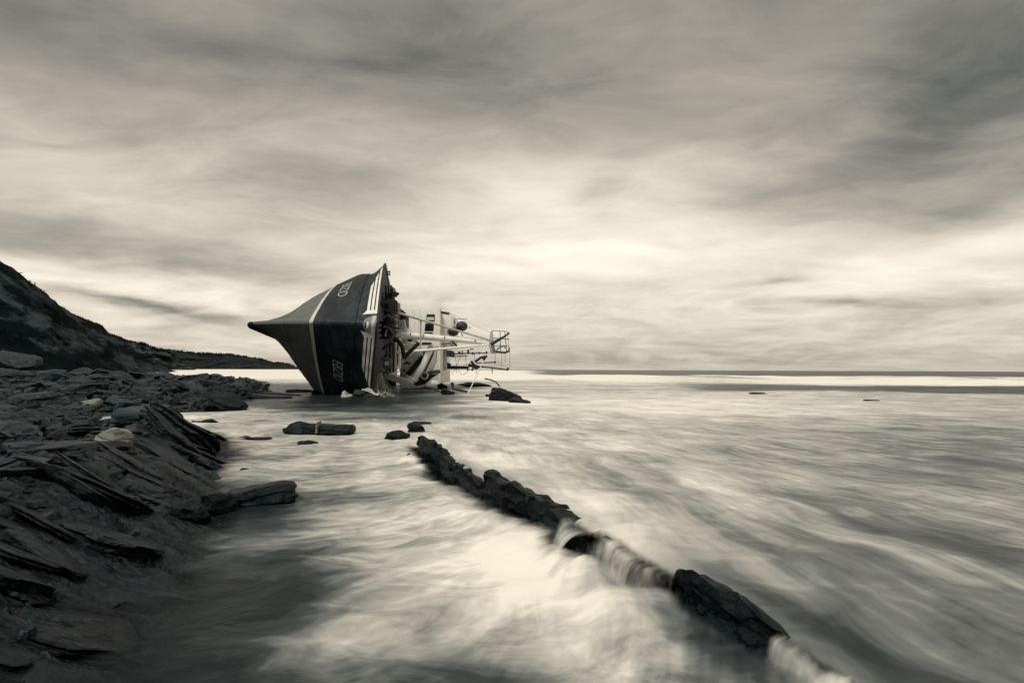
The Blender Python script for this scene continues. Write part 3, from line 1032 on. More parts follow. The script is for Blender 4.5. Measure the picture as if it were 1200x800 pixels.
# ------------------------------------------------------------------ rocks
def rock_np(dims, seed, cuts=14, chops=8, rough=0.09, bed=0.7, flat=0.0, keep=0.70):
    """angular block: a subdivided box cut by random planes, with bedded and fine roughness"""
    bm = bmesh.new()
    bmesh.ops.create_cube(bm, size=2.0)
    bmesh.ops.subdivide_edges(bm, edges=bm.edges[:], cuts=cuts, use_grid_fill=True)
    V = np.array([v.co[:] for v in bm.verts])
    F = np.array([[v.index for v in f.verts] for f in bm.faces])
    bm.free()
    r = np.random.default_rng(seed)
    V = V * (1 - 0.12 * (np.abs(V[:, [1, 2, 0]]) ** 3)) * (1 - 0.08 * np.abs(V[:, [2, 0, 1]]) ** 3)
    for _ in range(chops):
        n = r.normal(size=3) * np.array([1, 1, 0.75 - flat])
        n /= np.linalg.norm(n)
        d = keep + 0.35 * r.random()
        e = V @ n - d
        V = V - np.clip(e, 0, None)[:, None] * n * 0.96
    V = V * np.array(dims) * 0.5
    m = max(dims)
    zb = V[:, 2] / max(dims[2], 1e-3) * 5.0
    step = _hash(np.floor(zb + 0.4 * vn(V[:, 0] / m * 3, V[:, 1] / m * 3, seed=seed)).astype(np.int64), np.zeros(len(V), np.int64) + seed, np.zeros(len(V), np.int64), seed)
    out = V / (np.linalg.norm(V / np.array(dims), axis=1)[:, None] * np.array(dims) + 1e-6)
    out[:, 2] *= 0.2
    V = V + out * (step * bed * 0.06 * min(dims[0], dims[1]))[:, None]
    P = V / m
    for f, a in ((3.0, 1.0), (7.0, 0.5), (16.0, 0.25)):
        for c in range(3):
            V[:, c] += a * rough * min(dims) * vn(P[:, 0] * f, P[:, 1] * f, P[:, 2] * f * 2.0, seed=seed + 13 * c + int(f))
    return V, F


def rock_mesh(name, dims, seed, mat, **kw):
    V, F = rock_np(dims, seed, **kw)
    me = mesh_np(name, V, F)
    me.set_sharp_from_angle(angle=rad(32))
    me.materials.append(mat)
    return me


def rock(name, label, cat, loc, dims, seed, mat, rot=(0, 0, 0), group=None, **kw):
    me = rock_mesh(name, dims, seed, mat, **kw)
    o = bpy.data.objects.new(name, me)
    COL.objects.link(o)
    o.location = Vector(loc)
    o.rotation_euler = tuple(rad(a) for a in rot)
    return tag(o, label, cat, group)


# rocks in the water and special rocks on the shore; g() places them where they meet the water
g = gnd
p = g(372, 508)
rock('flat_boulder', 'long flat-topped black rock with white veins in the shallows before the bow', 'rock', (p[0], p[1] + 0.15, 0.08), (1.66, 0.60, 0.34), 11, M['rock_ledge'], (0, 1, 2), chops=11, rough=0.17, keep=0.83, bed=1.0)
vb = MB()
px = at(370.5, 500, p[1] - 0.18)
vb.add([(px[0] - 0.018, p[1] - 0.19, 0.03), (px[0] + 0.02, p[1] - 0.19, 0.03), (px[0] + 0.016, p[1] - 0.17, 0.27), (px[0] - 0.014, p[1] - 0.17, 0.27),
        (px[0] - 0.018, p[1] + 0.1, 0.03), (px[0] + 0.02, p[1] + 0.1, 0.03), (px[0] + 0.016, p[1] + 0.1, 0.285), (px[0] - 0.014, p[1] + 0.1, 0.285)],
       [(0, 1, 2, 3), (4, 7, 6, 5), (0, 4, 5, 1), (1, 5, 6, 2), (2, 6, 7, 3), (3, 7, 4, 0)])
fb = bpy.data.objects['flat_boulder']
vein = vb.build('quartz_vein', M['rock_pale'])
mw = vein.location.copy()
vein.parent = fb
vein.matrix_parent_inverse = Matrix.LocRotScale(fb.location, fb.rotation_euler, None).inverted()

p = g(301, 589)
rock('layered_rock', 'long layered black slab lying in the water beside the near outcrop', 'rock', (p[0] - 0.02, p[1] + 0.12, 0.03), (0.82, 0.34, 0.26), 23, M['rock_ledge'], (4, -9, 6), chops=5, rough=0.06, keep=0.85, bed=1.2)
p = g(215, 612, 0.02)
rock('shore_block', 'small dark angular block at the water edge left of the layered slab', 'rock', (p[0], p[1] + 0.1, 0.08), (0.34, 0.3, 0.24), 31, M['rock_ledge'], (10, 12, 30), keep=0.7)
p = g(246, 600, 0.0)
rock('shore_block', 'dark broken block touching the left end of the layered slab', 'rock', (p[0], p[1] + 0.1, 0.04), (0.36, 0.3, 0.26), 37, M['rock_ledge'], (-8, 6, 70), keep=0.7)
rock('small_rock', 'black humped rock standing alone left of the ledge end', 'rock', (*g(467, 517)[:2], 0.05), (0.52, 0.3, 0.32), 41, M['rock_ledge'], (0, 8, 10), chops=9)
rock('small_rock', 'small dark rock awash nearest below the ledge end', 'rock', (*g(481, 540)[:2], 0.02), (0.19, 0.16, 0.17), 43, M['rock_ledge'], (0, 20, 10), chops=9)
rock('small_rock', 'pointed dark rock just beyond the far end of the ledge', 'rock', (*g(489, 507)[:2], 0.06), (0.5, 0.3, 0.30), 47, M['rock_ledge'], (0, 14, -30), chops=8)
rock('small_rock', 'thin flat rock barely breaking the water beyond the ledge end', 'rock', (*g(494, 497)[:2], 0.0), (0.55, 0.2, 0.16), 48, M['rock_ledge'], (0, 2, 0), chops=6)
rock('small_rock', 'tiny pebble-like rock between the pointed rock and the ledge', 'rock', (*g(489, 513)[:2], 0.0), (0.18, 0.16, 0.14), 49, M['rock_ledge'], (0, 0, 0), chops=6)
rock('small_rock', 'tiny dark rock awash in the shallows below the long flat-topped rock', 'rock', (*g(286, 551)[:2], 0.0), (0.16, 0.12, 0.06), 52, M['rock_ledge'], (0, 0, 0), chops=6)
rock('low_rock', 'low dark rock awash just in front of the long flat-topped rock', 'rock', (*g(356, 518)[:2], -0.02), (0.6, 0.25, 0.09), 53, M['rock_ledge'], (0, 0, 8), chops=14, rough=0.5, keep=0.62)
rock('low_rock', 'low flat rock between the near outcrop and the long flat-topped rock', 'rock', (*g(300, 513)[:2], -0.01), (0.85, 0.22, 0.07), 54, M['rock_ledge'], (0, 0, 3), chops=14, rough=0.5, keep=0.62)
rock('low_rock', 'flat dark rock in the pool behind the near outcrop', 'rock', (*g(243, 494)[:2], 0.0), (0.9, 0.4, 0.11), 55, M['rock_ledge'], (0, 0, 0), chops=14, rough=0.5, keep=0.62)
# behind the ledge, by the ship
rock('wedge_rock', 'long black wedge rock nearest right of the wreck', 'rock', (*g(592, 470)[:2], 0.12), (1.5, 0.7, 0.75), 61, M['rock_ledge'], (0, 16, -14), chops=7, keep=0.85)
rock('wedge_rock', 'low tail of black rock trailing right of the long wedge', 'rock', (*g(609, 472)[:2], -0.02), (1.0, 0.5, 0.42), 62, M['rock_ledge'], (0, 12, -20), chops=7, keep=0.85)
rock('wedge_rock', 'tiny rock at the left foot of the long wedge', 'rock', (*g(572, 464)[:2], 0.0), (0.3, 0.3, 0.2), 63, M['rock_ledge'], chops=7)
rock('flat_reef', 'flat dark reef under the fallen mast tip', 'rock', (*g(557, 453)[:2], 0.15), (3.0, 1.4, 0.5), 64, M['rock_ledge'], (0, 4, 6), chops=12, rough=0.14, keep=0.7)
rock('splinter_rock', 'small sharp dark rock upper one below the wheelhouse', 'rock', (*g(518, 455)[:2], 0.12), (0.85, 0.5, 0.5), 65, M['rock_ledge'], (0, 20, 0), chops=9)
rock('splinter_rock', 'small sharp dark rock lower one below the wheelhouse', 'rock', (*g(525, 462)[:2], 0.05), (0.9, 0.4, 0.42), 66, M['rock_ledge'], (0, 20, -10), chops=9)
rock('offshore_rock', 'dark rock in the surf before the white breaker, nearer the wreck', 'rock', (*g(888, 462)[:2], 0.05), (1.3, 0.7, 0.14), 67, M['rock_ledge'], (0, 0, 0), chops=7)
rock('offshore_rock', 'dark rock in the surf before the white breaker, farther from the wreck', 'rock', (*g(1020, 469)[:2], 0.0), (0.7, 0.5, 0.08), 68, M['rock_ledge'], (0, 0, 0), chops=7)
# on the shore


def on_shore(u, v, it=14):
    """where a sight line meets the shore"""
    d = _F + (u - 600) / 600.0 * _R - (v - 400) / 600.0 * _U
    ts = np.geomspace(1.2, 260, 900)
    X, Y, Z = d[0] * ts, d[1] * ts, CAM_H + d[2] * ts
    h, _ = terrain(X, Y)
    k = np.argmax(Z < np.maximum(h, 0)) or len(ts) // 2
    return np.array([X[k], Y[k], max(h[k], 0)])


p = on_shore(128, 519)
rock('pale_boulder', 'smooth pale boulder behind the near dark outcrop', 'rock', (p[0], p[1] + 0.1, p[2] + 0.03), (0.056 * p[1], 0.34, 0.042 * p[1]), 71, M['rock_pale'], (-14, 12, 10), chops=9, rough=0.04, keep=0.78, bed=0.05)
p = on_shore(104, 477)
rock('pale_flat_rock', 'small pale flat slab lying among dark rocks', 'rock', (p[0], p[1], p[2] + 0.05), (0.042 * p[1], 0.45, 0.10 + 0.008 * p[1]), 73, M['rock_pale'], (24, -12, 5), chops=5, rough=0.05, keep=0.8, bed=0.1)
p = on_shore(166, 492)
rock('pale_topped_rock', 'flat slab with pale top and black underside by the pool', 'rock', (p[0], p[1], p[2] + 0.10), (0.072 * p[1], 0.9, 0.30), 75, M['rock_grey'], (5, -1, 0), chops=5, rough=0.04, keep=0.86, bed=0.4)
p = on_shore(256, 481)
rock('leaning_rock', 'large dark slab leaning into the water at the head of the pool', 'rock', (p[0], p[1] + 0.4, 0.25), (1.5, 0.9, 0.42), 77, M['rock_ledge'], (12, 22, -14), chops=6, keep=0.85)
p = on_shore(206, 463)
rock('upright_rock', 'dark slab tipped on its edge among flat rocks above the pool', 'rock', (p[0], p[1], p[2] + 0.15), (0.9, 0.5, 0.7), 79, M['rock_far'], (20, 32, 20), chops=7)
p = at(12, 424, 70)
rock('cliff_foot_block', 'big dark block at the foot of the cliff', 'rock', (p[0], p[1], p[2]), (7, 4, 2.0), 80, M['rock_far'], (8, 10, 10), chops=7)

# loose slabs: every one of them an object that can be lifted
SLAB = []
for i in range(10):
    dims = (1.0, 0.55 + 0.3 * RNG.random(), 0.16 + 0.18 * RNG.random())
    SLAB.append(rock_mesh('loose_rock', dims, 200 + i, M['rock_far'] if i % 3 else M['rock_grey'], cuts=9, chops=7, rough=0.09, keep=0.7, bed=1.0))
r = np.random.default_rng(12)
cnt = 0
KIND = {0: 'grey', 1: 'dark'}
while cnt < 270:
    az = rad(-46 + 30 * r.random())
    R_ = 3.6 * (62 / 3.6) ** (r.random() ** 0.8)
    x, y = R_ * math.sin(az), R_ * math.cos(az)
    h, sd = terrain(np.array([x]), np.array([y]))
    if sd[0] < (1.5 if y < 11.5 else 0.15):
        continue
    i = int(r.integers(0, 10))
    s = (0.11 + 0.033 * R_) * (0.55 + 1.1 * r.random() ** 2)
    o = bpy.data.objects.new('loose_rock', SLAB[i])
    COL.objects.link(o)
    o.location = (x, y, h[0] + s * 0.05)
    o.scale = (s, s, s)
    o.rotation_euler = (rad(6 + r.normal() * 10), rad(12 + r.normal() * 10), rad(r.normal() * 30 + (180 if r.random() < 0.5 else 0)))
    band = 'small' if y < 8 else ('middling' if y < 20 else 'broad')
    where = 'in the rubble behind the near outcrop' if y < 11.5 else ('on the shelf above the pool' if y < 24 else 'far out on the shelf towards the cliff')
    tone = 'grey' if i % 3 == 0 else 'dark'
    tag(o, '%s %s angular slab lying %s' % (band, tone, where), 'rock', 'loose slabs strewn over the shore')
    cnt += 1




PLATE = [rock_mesh('bedrock_plate', (1.0, 0.5 + 0.25 * RNG.random(), 0.15 + 0.07 * RNG.random()), 260 + i, M['rock'], cuts=14, chops=9, rough=0.10, keep=0.74, bed=1.2) for i in range(7)]
r = np.random.default_rng(19)
cnt = 0
while cnt < 52:
    y = 2.1 * (11.2 / 2.1) ** r.random()
    xs = np.interp(y, [p[1] for p in SHORE[:10]], [p[0] for p in SHORE[:10]])
    x = xs - 0.1 - 1.6 * r.random()
    h, sd = terrain(np.array([x, x + 0.3, x]), np.array([y, y, y + 0.3]), fine=False)
    if sd[0] < 0.12 or sd[0] > 1.7:
        continue
    gx, gy = (h[1] - h[0]) / 0.3, (h[2] - h[0]) / 0.3
    s_ = (0.35 + 0.085 * y) * (0.6 + 0.7 * r.random())
    o = bpy.data.objects.new('bedrock_plate', PLATE[int(r.integers(0, 7))])
    COL.objects.link(o)
    o.location = (x, y, h[0] + 0.005 * s_)
    o.scale = (s_, s_, s_ * (0.45 + 0.4 * r.random()))
    # lies along the strike, its broken front edge lifted towards the water side
    o.rotation_euler = (math.atan(gy) - rad(5 + 6 * r.random()), -math.atan(gx) + rad(r.normal() * 3), rad(5 + r.normal() * 10))
    tag(o, 'dark bedded plate of rock shingled on the near outcrop by the water', 'rock', 'bedded plates of the near outcrop')
    cnt += 1


def rubble():
    """shingle of small broken shards, far too many to count"""
    r = np.random.default_rng(77)
    vs, fs = [], []
    n = 0
    while n < 5200:
        az = np.radians(-47 + 36 * r.random(400))
        R_ = 2.9 * (45 / 2.9) ** r.random(400)
        x, y = R_ * np.sin(az), R_ * np.cos(az)
        h, sd = terrain(x, y)
        ok = (sd > np.where(y < 11.5, 1.45, 0.1)) | ((r.random(400) < 0.05) & (sd > 0.2))
        for X, Y, H, D_ in zip(x[ok], y[ok], h[ok], R_[ok]):
            s_ = (0.018 + 0.0085 * D_) * (0.5 + 1.5 * r.random() ** 3)
            a = r.random() * 6.28
            k = 5
            ang = np.sort(r.random(k)) * 6.28
            rad_ = 0.6 + 0.6 * r.random(k)
            th_ = s_ * (0.18 + 0.35 * r.random())
            t1, t2 = r.normal() * 0.30 + 0.1, r.normal() * 0.30
            o = len(vs)
            for lev in (0, 1):
                for q in range(k):
                    px, py = s_ * rad_[q] * math.cos(ang[q] + a) * (1 - 0.25 * lev), s_ * 0.7 * rad_[q] * math.sin(ang[q] + a) * (1 - 0.25 * lev)
                    vs.append((X + px, Y + py, H + th_ * (lev * 1.2 - 0.2) + px * t1 + py * t2))
            fs.append(tuple(o + k + q for q in range(k)))
            for q in range(k):
                fs.append((o + q, o + (q + 1) % k, o + k + (q + 1) % k, o + k + q))
            n += 1
    me = bpy.data.meshes.new('rubble')
    me.from_pydata(vs, [], fs)
    me.materials.append(M['rock_far'])
    o = bpy.data.objects.new('rubble', me)
    COL.objects.link(o)
    tag(o, 'small broken stone shards covering the shelf between the larger rocks', kind='stuff')


rubble()

# ------------------------------------------------------------------ ledge pieces and the water falling over them
def ledge(name, label, s0, s1, w, seed, dz=0.0, lean=0.03, blk=0.35):
    ns = int((s1 - s0) / 0.022)
    s = np.linspace(s0, s1, ns)
    top = crest(s) + dz
    # ring: left foot, left face, top, right face, right foot (d, z)
    prof = []
    for k in np.linspace(0, 1, 18):
        prof.append((0, k))            # left face, k = height fraction
    for k in np.linspace(0, 1, 14)[1:]:
        prof.append((1, k))            # top
    for k in np.linspace(0, 1, 10)[1:]:
        prof.append((2, k))            # right face
    nk = len(prof)
    V = np.zeros((ns, nk, 3))
    P = led_pt(s)
    N = led_nrm(s)
    endf = np.minimum(1, np.minimum((s - s0), (s1 - s)) / 0.10 + 0.25) ** 0.5
    blkid = np.floor((s + 0.25 * vn(s * 1.3, s * 0, seed=seed)) / blk).astype(np.int64)
    z0 = np.zeros_like(blkid)
    bz = _hash(blkid, z0, z0, seed) * 0.035
    bd = _hash(blkid, z0 + 1, z0, seed) * 0.05
    w = w * (0.85 + 0.45 * vn(s * 1.1, s * 0, seed=seed + 21))
    for k, (part_, q) in enumerate(prof):
        if part_ == 0:
            z = -0.45 + (top + bz + 0.45) * q
            lay = np.floor((z + 0.02 * vn(s * 2, s * 0, seed=seed + 2)) / 0.055).astype(np.int64)
            shelf = 0.075 + 0.04 * vn(s * 0.9, s * 0, seed=seed + 11)
            stepz = top * (0.45 + 0.35 * vn(s * 0.8, s * 0 + 4, seed=seed + 12))
            d = -0.13 - w * 0.12 + bd + _hash(lay, np.floor(s / 0.6 + _hash(lay, z0, z0, 9)).astype(np.int64), z0, seed) * 0.022 - shelf * (1 - sstep(z, stepz - 0.012, stepz + 0.012))
        elif part_ == 1:
            d = -0.13 - w * 0.12 + bd + (w + 0.05 * vn(s * 2.1, s * 0, seed=seed + 4)) * q
            z = top + bz - 0.10 * q ** 1.5 + 0.02 * np.sin(q * 6 + s * 3)
        else:
            d = -0.13 - w * 0.12 + bd + w + 0.12 * q
            z = top + bz - 0.10 - 0.4 * q
        z = -0.45 + (z + 0.45) * endf
        nx = vn(s * 6, np.full_like(s, k * 0.35), seed=seed + 6) * 0.022 + vn(s * 17, np.full_like(s, k * 0.8), seed=seed + 7) * 0.010
        d = 0.02 + (d - 0.02) * endf
        xy = P + N * (d + nx)[:, None]
        V[:, k, 0], V[:, k, 1] = xy[:, 0], xy[:, 1]
        V[:, k, 2] = z + 0.6 * nx
    F = grid_faces(ns, nk)
    Vf = V.reshape(-1, 3)
    loc = np.array([Vf[:, 0].mean(), Vf[:, 1].mean(), 0])
    me = bpy.data.meshes.new(name)
    fs = [tuple(map(int, f)) for f in F] + [tuple(range(nk)), tuple((ns - 1) * nk + k for k in range(nk))[::-1]]
    me.from_pydata([tuple(q) for q in Vf - loc], [], fs)
    for pl in me.polygons:
        pl.use_smooth = True
    me.set_sharp_from_angle(angle=rad(40))
    me.materials.append(M['rock_ledge'])
    o = bpy.data.objects.new(name, me)
    COL.objects.link(o)
    o.location = Vector(loc)
    return tag(o, label, 'rock', 'ledge of rock crossing the shallows')


ledge('ledge_rock', 'farthest length of the rock ledge with two blunt ends', 0.0, 3.05, 0.24, 301)
ledge('ledge_rock', 'short middle block of the ledge between two longer lengths', 3.0, 4.05, 0.26, 302, -0.03)
ledge('ledge_rock', 'tall layered length of the ledge just before the first spill', 3.95, 5.78, 0.24, 303)
ledge('ledge_rock', 'rounded part of the ledge veiled by trickling water', 5.95, 7.0, 0.20, 304, -0.015)
ledge('ledge_rock', 'dark clean-faced slab of the ledge, nearest one standing dry', 6.95, 7.84, 0.20, 305, 0.01, blk=0.6)
ledge('ledge_rock', 'last sunken piece of the ledge under a sheet of spilling water', 7.92, 10.0, 0.30, 306, -0.01)


def veil(name, label, s0, s1, cover, seed, throw=0.16, lift=0.018):
    ns = max(24, int((s1 - s0) / 0.012))
    s = np.linspace(s0, s1, ns)
    q = np.linspace(0, 1, 40)
    S, Q = np.meshgrid(s, q, indexing='ij')
    c = np.maximum(crest(S), 0.0) + lift + 0.012 * vn(S * 5, S * 0, seed=seed)
    up = np.clip(Q / 0.45, 0, 1)
    dn = np.clip((Q - 0.45) / 0.55, 0, 1)
    th = throw * (0.8 + 0.35 * vn(S * 4, S * 0 + 1, seed=seed + 1))
    D = 0.40 * (1 - up) - 0.165 * up - th * np.sqrt(dn) * 0.6 - 0.03 * dn
    w0 = 0.195 * np.exp(-0.1) * (1 - 0.55 * sstep(S, 7.6, 8.3))
    Z = w0 * (1 - up) + c * up
    Z = np.maximum(Z, w0 * (1 - sstep(up, 0.2, 0.9)))
    Z = Z - (c + 0.03) * dn ** 1.5
    P = led_pt(S.ravel()).reshape(ns, -1, 2)
    N = led_nrm(S.ravel()).reshape(ns, -1, 2)
    XY = P + N * D[..., None]
    V = np.stack([XY[..., 0], XY[..., 1], Z], -1)
    A = np.full(S.shape, cover) + 0.35 * vn(S * 2.3, S * 0 + 3, seed=seed + 2)
    A = A + 0.25 * sstep(dn, 0.5, 1.0)
    e = np.minimum(sstep(S, s0, s0 + 0.08), 1 - sstep(S, s1 - 0.08, s1))
    A = A * e * sstep(Q, 0.30, 0.5) * (1 - sstep(Q, 0.9, 1.0))
    me = mesh_np(name, V.reshape(-1, 3), grid_faces(ns, len(q)))
    a = me.attributes.new('cover', 'FLOAT', 'POINT')
    a.data.foreach_set('value', A.astype(np.float32).ravel())
    f = me.attributes.new('fall', 'FLOAT_VECTOR', 'POINT')
    f.data.foreach_set('vector', np.stack([S, Q, Q * 0], -1).astype(np.float32).ravel())
    me.materials.append(M['veil'])
    o = bpy.data.objects.new(name, me)
    COL.objects.link(o)
    tag(o, label, kind='structure')


veil('spilling_water', 'smooth white spill of water through the gap in the ledge', 5.67, 6.06, 0.95, 401, 0.42)
veil('spilling_water', 'threads of water trickling over the rounded part of the ledge', 5.98, 7.14, 0.55, 402, 0.16, 0.035)
veil('spilling_water', 'thin film of water on the face of the tall ledge length', 4.95, 5.6, 0.10, 403, 0.05, 0.010)
veil('spilling_water', 'sheet of water spilling over the last sunken ledge piece', 7.72, 9.9, 0.66, 404, 0.16, 0.03)

# ------------------------------------------------------------------ the wreck: a fishing vessel lying on its side
HO = np.array([-6.9918, 26.4763, 3.808])
EL = np.array([-0.0189632844, 0.992123025, -0.123823657])      # aft
EB = np.array([0.0495527902, 0.124626345, 0.990965587])        # across, towards the upper side
EZ = np.array([0.998591466, 0.0126561546, -0.0515257889])      # from keel to deck
HD, HB, HA, HN, HLE, HRAKE, HE, HFL, HDROP, HPW, HR, HFX = 7.2695, 4.583, 0.3551, 1.5954, 6.5588, 1.6494, 2.077, 0.2235, 2.1771, 0.9873, 0.0701, 2.7368


def hull_l(l, zn, side):
    l = np.asarray(l, float)
    zn = np.asarray(zn, float)
    L = HRAKE * (1 - zn) ** HE + l
    top = HD - HDROP * (L / 8) * np.exp(-L / 30)
    xi = np.clip(l / (HLE * (1.25 - 0.5 * zn)), 0, 1)
    g = (1 - np.exp(-(zn / HA) ** HPW)) / (1 - np.exp(-(1 / HA) ** HPW))
    b = HB * g * (1 - (1 - xi) ** HN) + HFL * np.clip((zn - 0.7) / 0.3, 0, 1) ** HFX * (1 - (1 - np.clip(l / 4, 0, 1)) ** 2)
    full = sstep(l, 0.4, 3.2)
    b = b + full * (0.21 * np.exp(-((zn - 0.33) / 0.15) ** 2) - 0.27 * np.exp(-((zn - 0.89) / 0.075) ** 2))
    b = np.sqrt(np.maximum(b, 0) ** 2 + 3.2 * HR * l / (1 + l) * (0.25 + 0.75 * zn)) + 0.04
    aft = 1 - 0.35 * sstep(l, 13, 20)
    return L, b * side * aft, zn * top - HD


def dent_of(l, zn):
    return sstep(l, 0.25, 1.0) * (0.016 * np.sin(l * 2 * math.pi / 0.62) * (0.5 + 0.5 * fbm(l * 0.6, zn * 5, seed=500, oct=2)) + 0.040 * fbm(l * 0.8, zn * 6, seed=501, oct=3))


def hull_w(l, zn, side, off=0.0):
    L, b, z = hull_l(l, zn, side)
    P = HO + L[..., None] * EL + b[..., None] * EB + z[..., None] * EZ
    # shallow dents between the frames, so that all the paint follows the plates
    lz = np.broadcast_arrays(np.asarray(l, float), np.asarray(zn, float))
    P = P + (EB * side) * dent_of(*lz)[..., None]
    if off:
        e = 0.02
        a1 = hull_w(np.asarray(l, float) + e, zn, side) - hull_w(l, zn, side)
        z1 = np.clip(np.asarray(zn, float), 0, 1 - e)
        a2 = hull_w(l, z1 + e, side) - hull_w(l, z1, side)
        n = np.cross(a1, a2)
        n /= np.linalg.norm(n, axis=-1, keepdims=True) + 1e-9
        s = np.sign((n * EB).sum(-1, keepdims=True)) * np.sign(side)
        P = P + n * s * off
    return P


ship = empty('fishing_trawler', (-9.5, 30.0, 0.0))
tag(ship, 'wrecked dark-hulled fishing trawler lying on its side in the shallows', 'ship')
SO = np.array([-9.5, 30.0, 0.0])


def part_np(name, V, F, mat, parent, mats=None, mi=None, off=None):
    base = np.array([0.0, 0, 0])
    p = parent
    while p is not None:
        base += np.array(p.location)
        p = p.parent
    me = mesh_np(name, V - base, F)
    me.set_sharp_from_angle(angle=rad(40))
    me.materials.append(mat)
    for m_ in mats or []:
        me.materials.append(m_)
    if mi is not None:
        me.polygons.foreach_set('material_index', np.asarray(mi, np.int32))
    o = bpy.data.objects.new(name, me)
    COL.objects.link(o)
    o.parent = parent
    return o


ZSTRIPE = 0.515
ll = np.concatenate([0.3 * np.linspace(0, 1, 12)[:-1] ** 2, np.linspace(0.3, 3, 42), np.linspace(3.1, 19, 80)])
zz = np.concatenate([np.linspace(0, ZSTRIPE, 34)[:-1], np.linspace(ZSTRIPE, 1, 36)])
LL, ZZ = np.meshgrid(ll, zz, indexing='ij')
up = hull_w(LL, ZZ, 1.0)
lo = hull_w(LL, ZZ, -1.0)
nl, nz = LL.shape
V = np.concatenate([up.reshape(-1, 3), lo.reshape(-1, 3)])
F1 = grid_faces(nl, nz)
F2 = F1[:, ::-1] + nl * nz
zc = np.repeat(0.5 * (zz[:-1] + zz[1:])[None], nl - 1, 0).ravel()
mi = np.where(zc < ZSTRIPE, 1, 0)
o2 = nl * nz
stem = np.array([(j, j + 1, o2 + j + 1, o2 + j) for j in range(nz - 1)])
keel = np.array([(i * nz, o2 + i * nz, o2 + (i + 1) * nz, (i + 1) * nz) for i in range(nl - 1)])
tr = np.array([((nl - 1) * nz + j, o2 + (nl - 1) * nz + j, o2 + (nl - 1) * nz + j + 1, (nl - 1) * nz + j + 1) for j in range(nz - 1)])
FA = np.concatenate([F1, F2, stem, keel, tr])
zs = 0.5 * (zz[:-1] + zz[1:])
MI = np.concatenate([mi, mi, np.where(zs < ZSTRIPE, 1, 0), np.ones(len(keel), int), np.where(zs < ZSTRIPE, 1, 0)])
hull = part_np('hull', V, FA, M['hull'], ship, [M['bottom']], MI)


def strip(name, l0, l1, z0, z1, side, mat, parent, off=0.018, nl_=40, nz_=5, taper=None):
    a = np.linspace(l0, l1, nl_)
    q = np.linspace(0, 1, nz_)
    A, Q = np.meshgrid(a, q, indexing='ij')
    Z = z0 + (z1 - z0) * Q
    if taper is not None:
        A = A + taper * (Q - 0.5) * ((A - l0) / (l1 - l0))
    P = hull_w(A, np.clip(Z, 0, 1), side, off)
    return part_np(name, P.reshape(-1, 3), grid_faces(nl_, nz_), mat, parent)


def strip_both(name, l1, z0, z1, mat, parent, off=0.02):
    """band running round the stem on both sides"""
    a = np.concatenate([np.linspace(l1, 0.0, 50), np.linspace(0.0, l1, 50)])
    sd = np.concatenate([np.ones(50), -np.ones(50)])
    q = np.linspace(0, 1, 4)
    rows = []
    for s_, l_ in zip(sd, a):
        P = hull_w(np.full(4, l_), z0 + (z1 - z0) * q, s_, off) - EL * (off if l_ == 0 else 0)
        rows.append(P)
    return part_np(name, np.array(rows).reshape(-1, 3), grid_faces(100, 4), mat, parent)


strip_both('boot_stripe', 17.0, ZSTRIPE - 0.010, ZSTRIPE + 0.018, M['stripe'], hull)
strip_both('rubbing_strake', 15.0, 0.838, 0.846, M['strake'], hull, 0.05)
# weld seams on the plating
for zsm in (0.30, 0.66):
    strip_both('plate_seam', 14.0, zsm, zsm + 0.0035, M['strake'], hull, 0.008)
# bow ornament: three bars each side of the emblem, joined at their foot
for side, l0, ends in ((1.0, 0.52, (2.45, 3.05, 3.62)), (-1.0, 0.36, (1.72, 2.02, 2.3))):
    for k, e in enumerate(ends):
        zb = 0.914 + 0.030 * k
        strip('bow_bar', l0, e, zb, zb + 0.020, side, M['white_clean'], hull, taper=0.25)
    strip('bow_bar_foot', l0 - 0.16, l0 + 0.012, 0.908, 0.993, side, M['white_clean'], hull, off=0.020, nl_=6, nz_=12)
    a = np.linspace(0, 1, 7)
    A, Q = np.meshgrid(a, np.linspace(0, 1, 5), indexing='ij')
    P = hull_w(l0 - 0.16 + 0.13 * A * (1 - Q * 0.8) - 0.04 * Q, 0.908 - 0.020 * Q, side, 0.021)
    part_np('bow_bar_tail', P.reshape(-1, 3), grid_faces(7, 5), M['white_clean'], hull)

# half-round emblem on the stem
_lt = np.linspace(0, 1.2, 240)


def stem_patch(name, outline, mat, off):
    """outline(y) -> (zn low, zn high) for y across the stem in metres"""
    ys = np.linspace(-0.5, 0.5, 41)
    rows = []
    for y in ys:
        z0, z1 = outline(y)
        row = []
        for q in np.linspace(0, 1, 9):
            zn = z0 + (z1 - z0) * q
            _, b, _ = hull_l(_lt, np.full_like(_lt, zn), 1.0)
            l_ = float(np.interp(max(abs(y), 0.04), b, _lt))
            P = hull_w(np.array([l_]), np.array([zn]), 1.0 if y >= 0 else -1.0)[0]
            P = P - EB * ((0.04 - abs(y)) * (1 if y >= 0 else -1) if abs(y) < 0.04 else 0)
            row.append(P - EL * off + EB * off * 0.5 * np.clip(y * 4, -1, 1))
        rows.append(row)
    return part_np(name, np.array(rows).reshape(-1, 3), grid_faces(41, 9), mat, hull)


